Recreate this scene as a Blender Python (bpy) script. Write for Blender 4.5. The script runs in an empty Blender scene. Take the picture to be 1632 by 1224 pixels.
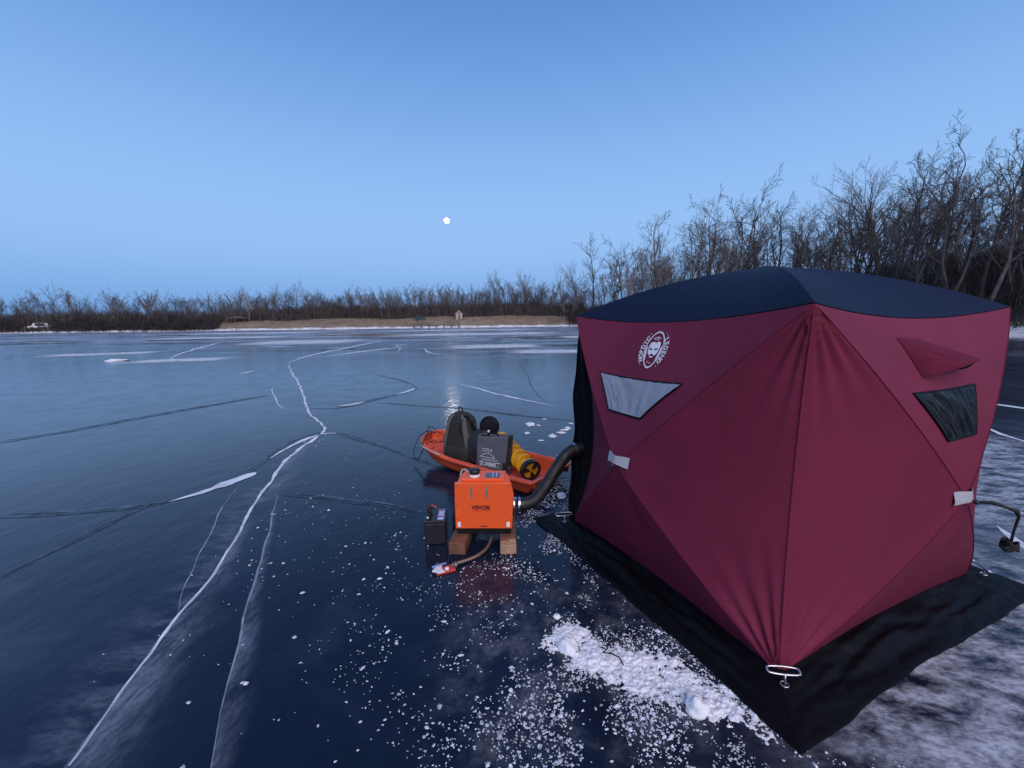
import bpy, math, random
from mathutils import Vector, Matrix, noise

# ------------------------------------------------------------------ camera, sky, sun, exposure
scene = bpy.context.scene
R = math.radians
V = Vector
cam_data = bpy.data.cameras.new('camera')
cam_data.sensor_width = 36.0
cam_data.lens = 36.0 * 650 / 1632
cam_data.clip_start = 0.05
cam_data.clip_end = 12000
cam = bpy.data.objects.new('camera', cam_data)
scene.collection.objects.link(cam)
pitch, roll = math.atan(98 / 650), R(0.75)
fw = V((0, math.cos(pitch), -math.sin(pitch)))
up = V((0, math.sin(pitch), math.cos(pitch)))
rt = V((1, 0, 0))
rr = rt * math.cos(roll) - up * math.sin(roll)
ur = rt * math.sin(roll) + up * math.cos(roll)
M = Matrix((rr, ur, -fw)).transposed().to_4x4()
M.translation = V((0, 0, 1.65))
cam.matrix_world = M
scene.camera = cam

world = bpy.data.worlds.new('World')
scene.world = world
world.use_nodes = True
nt = world.node_tree
bg = nt.nodes['Background']
SUN_EL, SUN_AZ = R(40), R(165)          # afterglow of the set sun, behind the camera
sky = nt.nodes.new('ShaderNodeTexSky')
sky.sky_type = 'NISHITA'
sky.sun_disc = False
sky.sun_elevation = R(4)
sky.sun_rotation = SUN_AZ
tc = nt.nodes.new('ShaderNodeTexCoord')
sx = nt.nodes.new('ShaderNodeSeparateXYZ')
nt.links.new(tc.outputs['Generated'], sx.inputs[0])
ramp = nt.nodes.new('ShaderNodeValToRGB')
nt.links.new(sx.outputs['Z'], ramp.inputs[0])
stops = [(0.0, (.135, .325, .70)), (.045, (.185, .40, .80)), (.13, (.31, .54, .95)), (.23, (.345, .59, 1.0)),
         (.40, (.225, .455, .90)), (.58, (.105, .275, .67)), (1.0, (.055, .17, .46))]
ramp.color_ramp.interpolation = 'B_SPLINE'
while len(ramp.color_ramp.elements) < len(stops):
    ramp.color_ramp.elements.new(.5)
for e, (p, c) in zip(ramp.color_ramp.elements, stops):
    e.position = p
    e.color = (*c, 1)
mul = nt.nodes.new('ShaderNodeVectorMath')
mul.operation = 'SCALE'
mul.inputs['Scale'].default_value = .05
nt.links.new(sky.outputs[0], mul.inputs[0])
mx = nt.nodes.new('ShaderNodeMixRGB')
mx.inputs[0].default_value = .93
nt.links.new(mul.outputs[0], mx.inputs[1])
nt.links.new(ramp.outputs[0], mx.inputs[2])
nt.links.new(mx.outputs[0], bg.inputs[0])
bg.inputs[1].default_value = 1.0

sun = bpy.data.lights.new('sun', 'SUN')
sun.energy = 2.6
sun.angle = R(60)
sun.color = (1.0, .83, .80)
sun_o = bpy.data.objects.new('sun', sun)
scene.collection.objects.link(sun_o)
sdir = V((math.sin(SUN_AZ) * math.cos(SUN_EL), math.cos(SUN_AZ) * math.cos(SUN_EL), math.sin(SUN_EL)))
sun_o.rotation_euler = sdir.to_track_quat('Z', 'Y').to_euler()

scene.view_settings.view_transform = 'Standard'
scene.view_settings.look = 'None'
scene.view_settings.exposure = 0.0
scene.view_settings.gamma = 1.0
scene.view_settings.use_curve_mapping = False
scene.render.engine = 'CYCLES'
scene.cycles.use_denoising = True
scene.cycles.max_bounces = 6
scene.cycles.transparent_max_bounces = 12
scene.cycles.sample_clamp_indirect = 6

# ------------------------------------------------------------------ helpers
COL = scene.collection
rnd = random.Random(7)


def nz(x, y, z=0.0):
    return noise.noise(V((x, y, z)))


def thing(name, label, cat, loc=(0, 0, 0), rz=0.0, group=None):
    o = bpy.data.objects.new(name, None)
    o.empty_display_size = .1
    COL.objects.link(o)
    o.location = loc
    o.rotation_euler = (0, 0, rz)
    o['label'] = label
    o['category'] = cat
    if group:
        o['group'] = group
    return o


def tag(o, label, cat, group=None, kind=None):
    o['label'] = label
    o['category'] = cat
    if group:
        o['group'] = group
    if kind:
        o['kind'] = kind
    return o


def link(name, me, mat, parent=None, smooth=False, bevel=0, solid=0, subsurf=0, loc=None, rot=None):
    if smooth:
        me.shade_smooth()
    if mat and not me.materials:
        me.materials.append(mat)
    o = bpy.data.objects.new(name, me)
    COL.objects.link(o)
    if parent:
        o.parent = parent
    if loc:
        o.location = loc
    if rot:
        o.rotation_euler = rot
    if solid:
        m = o.modifiers.new('solid', 'SOLIDIFY')
        m.thickness = solid
        m.offset = 0
    if bevel:
        m = o.modifiers.new('bevel', 'BEVEL')
        m.width = bevel
        m.segments = 2
        m.limit_method = 'ANGLE'
        m.angle_limit = R(40)
    if subsurf:
        m = o.modifiers.new('sub', 'SUBSURF')
        m.levels = m.render_levels = subsurf
    return o


class MB:
    """collects shapes, build() links them as one mesh object"""

    def __init__(self):
        self.v, self.f, self.uv = [], [], None

    def add(self, vs, fs):
        b = len(self.v)
        self.v += [tuple(p) for p in vs]
        self.f += [tuple(i + b for i in q) for q in fs]
        return self

    def box(self, x0, x1, y0, y1, z0, z1, mat=None):
        vs = [V((x, y, z)) for z in (z0, z1) for y in (y0, y1) for x in (x0, x1)]
        if mat:
            vs = [mat @ p for p in vs]
        return self.add(vs, [(0, 2, 3, 1), (4, 5, 7, 6), (0, 1, 5, 4), (2, 6, 7, 3), (0, 4, 6, 2), (1, 3, 7, 5)])

    def prism(self, poly, d0, d1, axis='y'):
        """poly in the plane across the axis, pushed from d0 to d1"""
        n = len(poly)
        put = {'y': lambda a, b, d: (a, d, b), 'z': lambda a, b, d: (a, b, d), 'x': lambda a, b, d: (d, a, b)}[axis]
        vs = [put(a, b, d0) for a, b in poly] + [put(a, b, d1) for a, b in poly]
        fs = [tuple(range(n)), tuple(range(2 * n - 1, n - 1, -1))]
        fs += [(i, n + i, n + (i + 1) % n, (i + 1) % n) for i in range(n)]
        return self.add(vs, fs)

    def tube(self, pts, rad, seg=8, caps=True, closed=False):
        pts = [V(p) for p in pts]
        n = len(pts)
        rads = rad if isinstance(rad, (list, tuple)) else [rad] * n
        vs, fs = [], []
        ref = None
        for i, p in enumerate(pts):
            a = pts[(i - 1) % n] if closed else pts[max(i - 1, 0)]
            b = pts[(i + 1) % n] if closed else pts[min(i + 1, n - 1)]
            t = (b - a).normalized()
            if ref is None:
                ref = V((0, 0, 1)) if abs(t.z) < .9 else V((1, 0, 0))
            x = ref - t * ref.dot(t)
            if x.length < 1e-6:
                x = t.orthogonal()
            x.normalize()
            ref = x
            y = t.cross(x)
            for k in range(seg):
                w = 2 * math.pi * k / seg
                vs.append(p + (x * math.cos(w) + y * math.sin(w)) * rads[i])
        for i in range(n if closed else n - 1):
            j = (i + 1) % n
            for k in range(seg):
                l = (k + 1) % seg
                fs.append((i * seg + k, i * seg + l, j * seg + l, j * seg + k))
        if caps and not closed:
            fs.append(tuple(range(seg - 1, -1, -1)))
            fs.append(tuple((n - 1) * seg + k for k in range(seg)))
        return self.add(vs, fs)

    def lathe(self, prof, seg=20, mat=None, caps=True):
        """prof: (radius, z) pairs"""
        n = len(prof)
        vs = [V((r * math.cos(2 * math.pi * k / seg), r * math.sin(2 * math.pi * k / seg), z)) for r, z in prof for k in range(seg)]
        if mat:
            vs = [mat @ p for p in vs]
        fs = [(i * seg + k, i * seg + (k + 1) % seg, (i + 1) * seg + (k + 1) % seg, (i + 1) * seg + k)
              for i in range(n - 1) for k in range(seg)]
        if caps and prof[0][0] > 1e-6:
            fs.append(tuple(range(seg - 1, -1, -1)))
        if caps and prof[-1][0] > 1e-6:
            fs.append(tuple((n - 1) * seg + k for k in range(seg)))
        return self.add(vs, fs)

    def grid(self, fn, nu, nv):
        vs = [fn(i / nu, j / nv) for j in range(nv + 1) for i in range(nu + 1)]
        w = nu + 1
        fs = [(j * w + i, j * w + i + 1, (j + 1) * w + i + 1, (j + 1) * w + i) for j in range(nv) for i in range(nu)]
        return self.add(vs, fs)

    def mesh(self, name):
        me = bpy.data.meshes.new(name)
        me.from_pydata(self.v, [], self.f)
        if self.uv:
            l = me.uv_layers.new(name='UVMap')
            for lp in me.loops:
                l.data[lp.index].uv = self.uv[lp.vertex_index]
        me.update()
        return me

    def build(self, name, mat, parent=None, **k):
        return link(name, self.mesh(name), mat, parent, **k)


def gridmesh_uv(fn, nu, nv):
    m = MB()
    m.grid(fn, nu, nv)
    m.uv = [(i / nu, j / nv) for j in range(nv + 1) for i in range(nu + 1)]
    return m


def text_mesh(s, size, extrude=.0008, bold=0.0, spacing=1.0):
    cu = bpy.data.curves.new('text', 'FONT')
    cu.body = s
    cu.size = size
    cu.extrude = extrude
    cu.offset = bold
    cu.space_character = spacing
    cu.align_x = 'CENTER'
    cu.align_y = 'CENTER'
    o = bpy.data.objects.new('text', cu)
    COL.objects.link(o)
    bpy.context.view_layer.update()
    me = bpy.data.meshes.new_from_object(o.evaluated_get(bpy.context.evaluated_depsgraph_get()))
    bpy.data.objects.remove(o)
    bpy.data.curves.remove(cu)
    return me


# ------------------------------------------------------------------ materials
def new_mat(name):
    m = bpy.data.materials.new(name)
    m.use_nodes = True
    return m, m.node_tree, m.node_tree.nodes, m.node_tree.links, m.node_tree.nodes['Principled BSDF']


def noise_node(t, scale, detail=4, rough=.55, coord=None, dist=0.0):
    n = t.nodes.new('ShaderNodeTexNoise')
    n.inputs['Scale'].default_value = scale
    n.inputs['Detail'].default_value = detail
    n.inputs['Roughness'].default_value = rough
    n.inputs['Distortion'].default_value = dist
    if coord is not None:
        t.links.new(coord, n.inputs['Vector'])
    return n


def coords(t, kind='Object', scale=None, rot=None):
    c = t.nodes.new('ShaderNodeTexCoord')
    out = c.outputs[kind]
    if scale or rot:
        mp = t.nodes.new('ShaderNodeMapping')
        if scale:
            mp.inputs['Scale'].default_value = scale
        if rot:
            mp.inputs['Rotation'].default_value = rot
        t.links.new(out, mp.inputs[0])
        out = mp.outputs[0]
    return out


def maprange(t, src, a, b, c=0.0, d=1.0, smooth=True):
    n = t.nodes.new('ShaderNodeMapRange')
    n.interpolation_type = 'SMOOTHSTEP' if smooth else 'LINEAR'
    n.inputs['From Min'].default_value = a
    n.inputs['From Max'].default_value = b
    n.inputs['To Min'].default_value = c
    n.inputs['To Max'].default_value = d
    t.links.new(src, n.inputs['Value'])
    return n.outputs['Result']


def math_node(t, op, a, b):
    n = t.nodes.new('ShaderNodeMath')
    n.operation = op
    for i, x in enumerate((a, b)):
        if isinstance(x, (int, float)):
            n.inputs[i].default_value = x
        else:
            t.links.new(x, n.inputs[i])
    return n.outputs[0]


def mixrgb(t, fac, a, b):
    n = t.nodes.new('ShaderNodeMixRGB')
    for i, x in enumerate((fac, a, b)):
        if isinstance(x, (int, float)):
            n.inputs[i].default_value = x
        elif isinstance(x, tuple):
            n.inputs[i].default_value = (*x, 1)
        else:
            t.links.new(x, n.inputs[i])
    return n.outputs[0]


def bump(t, b, h, strength=.3, dist=.01, prev=None):
    n = t.nodes.new('ShaderNodeBump')
    n.inputs['Strength'].default_value = strength
    n.inputs['Distance'].default_value = dist
    t.links.new(h, n.inputs['Height'])
    if prev is not None:
        t.links.new(prev, n.inputs['Normal'])
    t.links.new(n.outputs[0], b.inputs['Normal'])
    return n.outputs[0]


def plain(name, col, rough=.6, var=.25, scale=8.0, bstr=.15, bdist=.004, metal=0.0, sheen=0.0, spec=.5, kind='Object', rvar=.12):
    m, t, n, l, b = new_mat(name)
    co = coords(t, kind)
    ns = noise_node(t, scale, 5, .6, co)
    f = maprange(t, ns.outputs['Fac'], .3, .7)
    c0 = tuple(x * (1 - var) for x in col)
    c1 = tuple(min(1, x * (1 + var)) for x in col)
    l.new(mixrgb(t, f, c0, c1), b.inputs['Base Color'])
    l.new(maprange(t, ns.outputs['Fac'], .3, .7, rough + rvar, max(.03, rough - rvar)), b.inputs['Roughness'])
    b.inputs['Metallic'].default_value = metal
    b.inputs['Specular IOR Level'].default_value = spec
    if sheen:
        b.inputs['Sheen Weight'].default_value = sheen
        b.inputs['Sheen Roughness'].default_value = .4
    if bstr:
        n2 = noise_node(t, scale * 6, 3, .6, co)
        bump(t, b, n2.outputs['Fac'], bstr, bdist)
    return m


def cloth(name, col, rough=.6, weave=900.0, sheen=.25, folds=.25, tint=None, spec=.35):
    m, t, n, l, b = new_mat(name)
    co = coords(t)
    big = noise_node(t, 2.2, 3, .5, co)
    col2 = tint or tuple(x * .82 for x in col)
    l.new(mixrgb(t, maprange(t, big.outputs['Fac'], .3, .7), col, col2), b.inputs['Base Color'])
    b.inputs['Roughness'].default_value = rough
    b.inputs['Sheen Weight'].default_value = sheen
    b.inputs['Sheen Roughness'].default_value = .35
    b.inputs['Specular IOR Level'].default_value = spec
    w = t.nodes.new('ShaderNodeTexChecker')
    w.inputs['Scale'].default_value = weave
    t.links.new(co, w.inputs['Vector'])
    fine = noise_node(t, 140, 2, .6, co)
    p = bump(t, b, fine.outputs['Fac'], .12, .002)
    soft = noise_node(t, 7, 2, .45, co, .6)
    bump(t, b, soft.outputs['Fac'], folds, .02, p)
    return m


MAT = {}
MAT['maroon'] = cloth('maroon_cloth', (.170, .019, .048), .66, folds=.14, sheen=.0, spec=.20)
MAT['maroon_hood'] = cloth('maroon_hood_cloth', (.115, .012, .032), .75, folds=.4, sheen=.03, spec=.1)
MAT['navy'] = cloth('navy_cloth', (.0045, .0085, .030), .65, folds=.18, sheen=.0, spec=.15)
MAT['black_cloth'] = cloth('black_cloth', (.0035, .0038, .0055), .5, folds=.8, sheen=.0, spec=.12)
MAT['lining'] = cloth('black_lining', (.004, .005, .008), .75, folds=.5, sheen=.03, spec=.2)
MAT['grey_patch'] = cloth('grey_patch_cloth', (.42, .43, .45), .5, folds=.3)
MAT['curtain'] = cloth('window_curtain', (.30, .33, .39), .35, folds=.5, sheen=0)
MAT['pack_dark'] = cloth('pack_dark', (.020, .020, .016), .7, folds=.6)
MAT['pack_grey'] = cloth('pack_grey', (.105, .105, .088), .7, folds=.6)
MAT['bag_grey'] = cloth('bag_grey', (.105, .110, .125), .7, folds=.5)
MAT['bag_black'] = cloth('bag_black', (.016, .018, .024), .6, folds=.6)
MAT['print_pale'] = plain('pale_print', (.50, .52, .55), .6, .1)
MAT['print_white'] = plain('white_print', (.72, .72, .75), .6, .08)
MAT['print_dark'] = plain('dark_print', (.05, .01, .012), .5, .1)
MAT['orange_metal'] = plain('orange_powder_coat', (.80, .105, .020), .38, .05, 20, .08, .001)
MAT['orange_plastic'] = plain('orange_plastic', (.66, .090, .030), .35, .14, 5, .1, .003)
MAT['dark_red'] = plain('tiny_print', (.40, .045, .02), .5, .1)
MAT['black_plastic'] = plain('black_plastic', (.012, .012, .014), .4, .3, 12)
MAT['matte_black'] = plain('matte_black', (.006, .006, .008), .8, .3, 12, spec=.2)
MAT['rubber'] = plain('black_rubber', (.010, .010, .011), .5, .3, 20, .3)
MAT['white_plastic'] = plain('white_plastic', (.78, .78, .78), .35, .05)
MAT['grey_metal'] = plain('grey_metal', (.55, .56, .58), .3, .15, 20, metal=1.0)
MAT['dull_metal'] = plain('dull_metal', (.26, .25, .25), .45, .3, 25, .3, metal=.9)
MAT['screen'] = plain('display_glass', (.04, .07, .12), .12, .2, 30, 0)
MAT['yellow'] = plain('yellow_paint', (.72, .36, .012), .4, .15, 10)
MAT['label_blue'] = plain('label_blue', (.20, .28, .55), .4, .2)
MAT['red_plastic'] = plain('red_plastic', (.50, .05, .03), .4, .15)
MAT['wood_brown'] = plain('wood_brown', (.15, .062, .035), .7, .35, 14, .3)
MAT['wood_pale'] = plain('wood_pale', (.36, .23, .14), .7, .2, 18, .3)
MAT['wood_grey'] = plain('wood_grey', (.12, .10, .085), .8, .3, 3, .3)
MAT['rope'] = plain('black_rope', (.008, .008, .010), .8, .3, 60)
MAT['rope_pale'] = plain('pale_cord', (.45, .43, .42), .7, .2, 60)
MAT['bark'] = plain('bark', (.100, .086, .080), .85, .35, 1.5, .4, .03)
MAT['bark_pale'] = plain('bark_pale', (.24, .20, .175), .85, .3, 1.5, .4, .03)
MAT['bark_dark'] = plain('bark_dark', (.050, .045, .044), .9, .35, 1.5, .4, .03)
MAT['twig'] = plain('twig', (.075, .062, .058), .9, .4, .6, 0)
MAT['twig_dark'] = plain('twig_dark', (.036, .031, .030), .95, .4, .4, 0)
MAT['dry_grass'] = plain('dry_grass', (.29, .225, .155), .9, .35, .25, 0)
MAT['stone'] = plain('stone_wall', (.42, .36, .29), .85, .2, 2)
MAT['roof_pale'] = plain('pale_roof', (.40, .40, .40), .7, .2, 2)
MAT['dark_opening'] = plain('dark_glass', (.01, .012, .016), .2, .2, 5, 0)
MAT['car_dark'] = plain('dark_car_paint', (.02, .05, .07), .25, .1, 5, 0)
MAT['car_white'] = plain('white_car_paint', (.75, .76, .78), .3, .05, 5, 0)
MAT['car_glass'] = plain('car_glass', (.015, .02, .025), .08, .1, 5, 0)


def snow_mat():
    m, t, n, l, b = new_mat('snow')
    co = coords(t)
    ns = noise_node(t, 30, 5, .65, co)
    l.new(mixrgb(t, ns.outputs['Fac'], (.62, .65, .70), (.88, .89, .91)), b.inputs['Base Color'])
    b.inputs['Roughness'].default_value = .6
    b.inputs['Subsurface Weight'].default_value = .25
    b.inputs['Subsurface Radius'].default_value = (.01, .012, .015)
    n2 = noise_node(t, 150, 4, .7, co)
    bump(t, b, n2.outputs['Fac'], .5, .006)
    return m


MAT['snow'] = snow_mat()
MAT['crumb'] = plain('ice_crumb', (.52, .56, .62), .45, .35, 3.0, .2)


def ice_mat():
    m, t, n, l, b = new_mat('lake_ice')
    co = coords(t)
    pos = t.nodes.new('ShaderNodeNewGeometry').outputs['Position']
    sp = t.nodes.new('ShaderNodeSeparateXYZ')
    l.new(pos, sp.inputs[0])
    plates = noise_node(t, .16, 3, .5, co, .4)
    fine = noise_node(t, 1.7, 5, .62, co, .5)
    speck = noise_node(t, 26, 3, .6, co)
    c = mixrgb(t, maprange(t, plates.outputs['Fac'], .35, .65), (.0050, .0090, .0215), (.015, .023, .050))
    c = mixrgb(t, maprange(t, fine.outputs['Fac'], .50, .80, 0, .4), c, (.036, .055, .095))
    # windblown frost, thick on the open ice far out, thin near the tent
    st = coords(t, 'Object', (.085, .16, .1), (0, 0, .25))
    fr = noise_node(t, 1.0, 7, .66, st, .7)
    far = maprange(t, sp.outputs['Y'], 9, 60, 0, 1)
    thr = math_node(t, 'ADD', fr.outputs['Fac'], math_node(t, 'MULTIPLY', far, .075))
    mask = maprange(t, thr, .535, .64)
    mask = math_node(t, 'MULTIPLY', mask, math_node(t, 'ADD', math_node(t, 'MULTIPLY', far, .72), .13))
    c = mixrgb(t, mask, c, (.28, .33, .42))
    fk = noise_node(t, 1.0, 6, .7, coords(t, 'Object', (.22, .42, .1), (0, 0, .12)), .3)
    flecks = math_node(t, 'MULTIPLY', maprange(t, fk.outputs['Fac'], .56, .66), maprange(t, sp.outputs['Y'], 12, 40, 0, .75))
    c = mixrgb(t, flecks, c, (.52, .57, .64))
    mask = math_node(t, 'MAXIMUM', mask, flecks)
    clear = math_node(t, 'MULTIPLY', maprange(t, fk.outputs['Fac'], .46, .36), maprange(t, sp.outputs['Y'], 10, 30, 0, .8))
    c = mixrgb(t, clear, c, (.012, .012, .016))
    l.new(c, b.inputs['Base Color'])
    b.inputs['IOR'].default_value = 1.31
    strk = noise_node(t, 1.0, 5, .6, coords(t, 'Object', (.03, .085, .1), (0, 0, -.1)), .5)
    rg = maprange(t, fine.outputs['Fac'], .3, .7, .10, .20)
    rg = math_node(t, 'ADD', rg, math_node(t, 'MULTIPLY', far, maprange(t, strk.outputs['Fac'], .42, .6, -.10, .22)))
    rg = math_node(t, 'ADD', rg, math_node(t, 'MULTIPLY', mask, .35))
    l.new(rg, b.inputs['Roughness'])
    l.new(maprange(t, mask, 0, .8, .5, .10, False), b.inputs['Specular IOR Level'])
    soft = noise_node(t, 5.5, 4, .55, coords(t, 'Object', (1.0, .55, 1)))
    p = bump(t, b, soft.outputs['Fac'], .20, .03)
    bump(t, b, speck.outputs['Fac'], .06, .004, p)
    return m


MAT['ice'] = ice_mat()


def veil_mat(name, col, amount, scale, lo, hi, stretch=None, rough=.5, one_sided=False):
    """cloudy ice or frost whose cover fades out towards the edges of its sheet"""
    m, t, n, l, b = new_mat(name)
    uv = t.nodes.new('ShaderNodeTexCoord').outputs['UV']
    s = t.nodes.new('ShaderNodeSeparateXYZ')
    l.new(uv, s.inputs[0])

    def edge(o, w):
        a = maprange(t, o, 0, w)
        c = maprange(t, o, 1 - w, 1, 1, 0)
        return math_node(t, 'MULTIPLY', a, c)
    e = math_node(t, 'MULTIPLY', edge(s.outputs[0], .25), edge(s.outputs[1], .35))
    if one_sided:
        fall = maprange(t, s.outputs[1], 0, 1, 1, 0)
        e = math_node(t, 'MULTIPLY', edge(s.outputs[0], .12), math_node(t, 'POWER', fall, 1.3))
    ns = noise_node(t, scale, 7, .66, coords(t, 'Object', stretch), .15)
    f = maprange(t, ns.outputs['Fac'], lo, hi)
    n2 = noise_node(t, scale * 6, 6, .7, coords(t, 'Object', stretch))
    f = math_node(t, 'MULTIPLY', f, maprange(t, n2.outputs['Fac'], .36, .60, .45, 1.0))
    f = math_node(t, 'MULTIPLY', math_node(t, 'MULTIPLY', f, e), amount)
    b.inputs['Base Color'].default_value = (*col, 1)
    b.inputs['Roughness'].default_value = rough
    tr = n.new('ShaderNodeBsdfTransparent')
    mxs = n.new('ShaderNodeMixShader')
    l.new(f, mxs.inputs[0])
    l.new(tr.outputs[0], mxs.inputs[1])
    l.new(b.outputs[0], mxs.inputs[2])
    l.new(mxs.outputs[0], n['Material Output'].inputs[0])
    return m


MAT['cloudy'] = veil_mat('cloudy_ice', (.34, .37, .42), .42, 2.6, .36, .72, (1.5, .5, 1))
MAT['cloudy_side'] = veil_mat('cloudy_ice_beside_crack', (.33, .39, .48), .50, 5.0, .32, .66, (1.2, .45, 1), .5, True)
MAT['cloudy_faint'] = veil_mat('faint_cloudy_ice', (.33, .39, .48), .26, 6.0, .38, .68, (.6, 1.3, 1), .5, True)
MAT['frost'] = veil_mat('frost', (.47, .51, .58), .95, 4.0, .34, .64, (1.0, 1.8, 1))
MAT['snow_thin'] = veil_mat('thin_snow', (.75, .77, .80), .95, .5, .30, .50, (1, 2, 1))
MAT['crack_white'] = plain('crack_white', (.62, .66, .71), .6, .25, 6)
MAT['crack_grey'] = plain('crack_grey', (.20, .23, .28), .5, .4, 9)
MAT['crack_lip'] = plain('crack_lip', (.065, .085, .125), .45, .4, 9)
MAT['crack_dark'] = plain('crack_dark', (.004, .006, .010), .35, .4, 9)


def shore_mat():
    m, t, n, l, b = new_mat('shore_ground')
    co = coords(t)
    pos = t.nodes.new('ShaderNodeNewGeometry').outputs['Position']
    sp = t.nodes.new('ShaderNodeSeparateXYZ')
    l.new(pos, sp.inputs[0])
    a = noise_node(t, .12, 6, .65, co)
    c = mixrgb(t, maprange(t, a.outputs['Fac'], .35, .65), (.18, .145, .110), (.29, .240, .180))
    b2 = noise_node(t, .035, 3, .5, co)
    c = mixrgb(t, maprange(t, b2.outputs['Fac'], .45, .62, 0, .7), c, (.085, .070, .050))
    # snow lying along the water's edge and in a few patches above it
    edge = noise_node(t, .22, 5, .7, coords(t, 'Object', (1, 1, 0)))
    hgt = math_node(t, 'ADD', sp.outputs['Z'], math_node(t, 'MULTIPLY', edge.outputs['Fac'], -1.5))
    c = mixrgb(t, maprange(t, hgt, -.22, .02, 1, 0), c, (.74, .76, .79))
    l.new(c, b.inputs['Base Color'])
    b.inputs['Roughness'].default_value = .9
    f = noise_node(t, 1.5, 5, .7, co)
    bump(t, b, f.outputs['Fac'], .6, .2)
    return m


MAT['shore'] = shore_mat()
m_, t_, n_, l_, b_ = new_mat('moonlight')
b_.inputs['Base Color'].default_value = (0, 0, 0, 1)
mn = noise_node(t_, 2.0, 3, .5, coords(t_, 'Generated'))
l_.new(mixrgb(t_, maprange(t_, mn.outputs['Fac'], .4, .6), (1, .95, .88), (.9, .85, .78)), b_.inputs['Emission Color'])
b_.inputs['Emission Strength'].default_value = 55.0
MAT['moon'] = m_

# ------------------------------------------------------------------ setting: lake and shore
def lerp_table(tab, x):
    for (a, va), (b, vb) in zip(tab, tab[1:]):
        if a <= x <= b:
            k = (x - a) / (b - a)
            k = k * k * (3 - 2 * k)
            return va + (vb - va) * k
    return tab[-1][1]


SHORE = [(-180, 85), (-140, 110), (-110, 170), (-85, 255), (-62, 300), (-52, 252), (-46, 223), (-40, 202), (-34, 187), (-27, 174), (-20, 165),
         (-12, 158.5), (-5, 155.5), (2, 155), (8, 150), (14, 132), (20, 112), (30, 92), (38, 80), (46, 71), (54, 68), (70, 72), (110, 80), (180, 85)]
HILL = [(-180, 3), (-60, 3.2), (-37, 3.8), (-30, 5.2), (-25, 6.2), (-4, 6.0), (4, 5.5), (12, 4.5), (22, 6), (38, 8.5), (50, 11), (75, 10), (120, 4), (180, 3)]


def shore_r(az):
    return lerp_table(SHORE, az) + 1.6 * nz(az * .35, 3.1) + .7 * nz(az * 1.7, 9.4)


def ground_z(az, d):
    """height of the shore, d metres behind the ice edge"""
    h = lerp_table(HILL, az) * (1 + .22 * nz(az * .16, 5.5))
    s = max(0, d) / 45
    bank = .9 * (1 - math.exp(-max(0, d) / 3.2))
    return -.25 + bank + min(1, s) ** .8 * (h - .6) + max(0, d - 45) * .01 + .35 * nz(az * .8, d * .08) * min(1, max(d, 0) / 6)


def polar(az, r):
    return r * math.sin(R(az)), r * math.cos(R(az))


ice = MB()
ice.add([(-700, -500, 0), (700, -500, 0), (700, 700, 0), (-700, 700, 0)], [(0, 1, 2, 3)])
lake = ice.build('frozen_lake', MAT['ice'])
lake['kind'] = 'structure'

ring = [-6, -1.5, .3, 1.5, 3, 5, 8, 12, 18, 26, 36, 48, 64, 90, 140, 260, 600, 3000]
sh = MB()
azs = [i * .75 - 180 for i in range(481)]
for az in azs:
    r0 = shore_r(-180 if az >= 180 else az)
    for d in ring:
        x, y = polar(az, r0 + d)
        sh.v.append((x, y, ground_z(az, d) if d > 0 else -.25 - .1 * abs(d)))
w = len(ring)
for i in range(480):
    for j in range(w - 1):
        sh.f.append((i * w + j, i * w + j + 1, (i + 1) * w + j + 1, (i + 1) * w + j))
shore = sh.build('shore', MAT['shore'], smooth=True)
shore['kind'] = 'structure'

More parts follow.
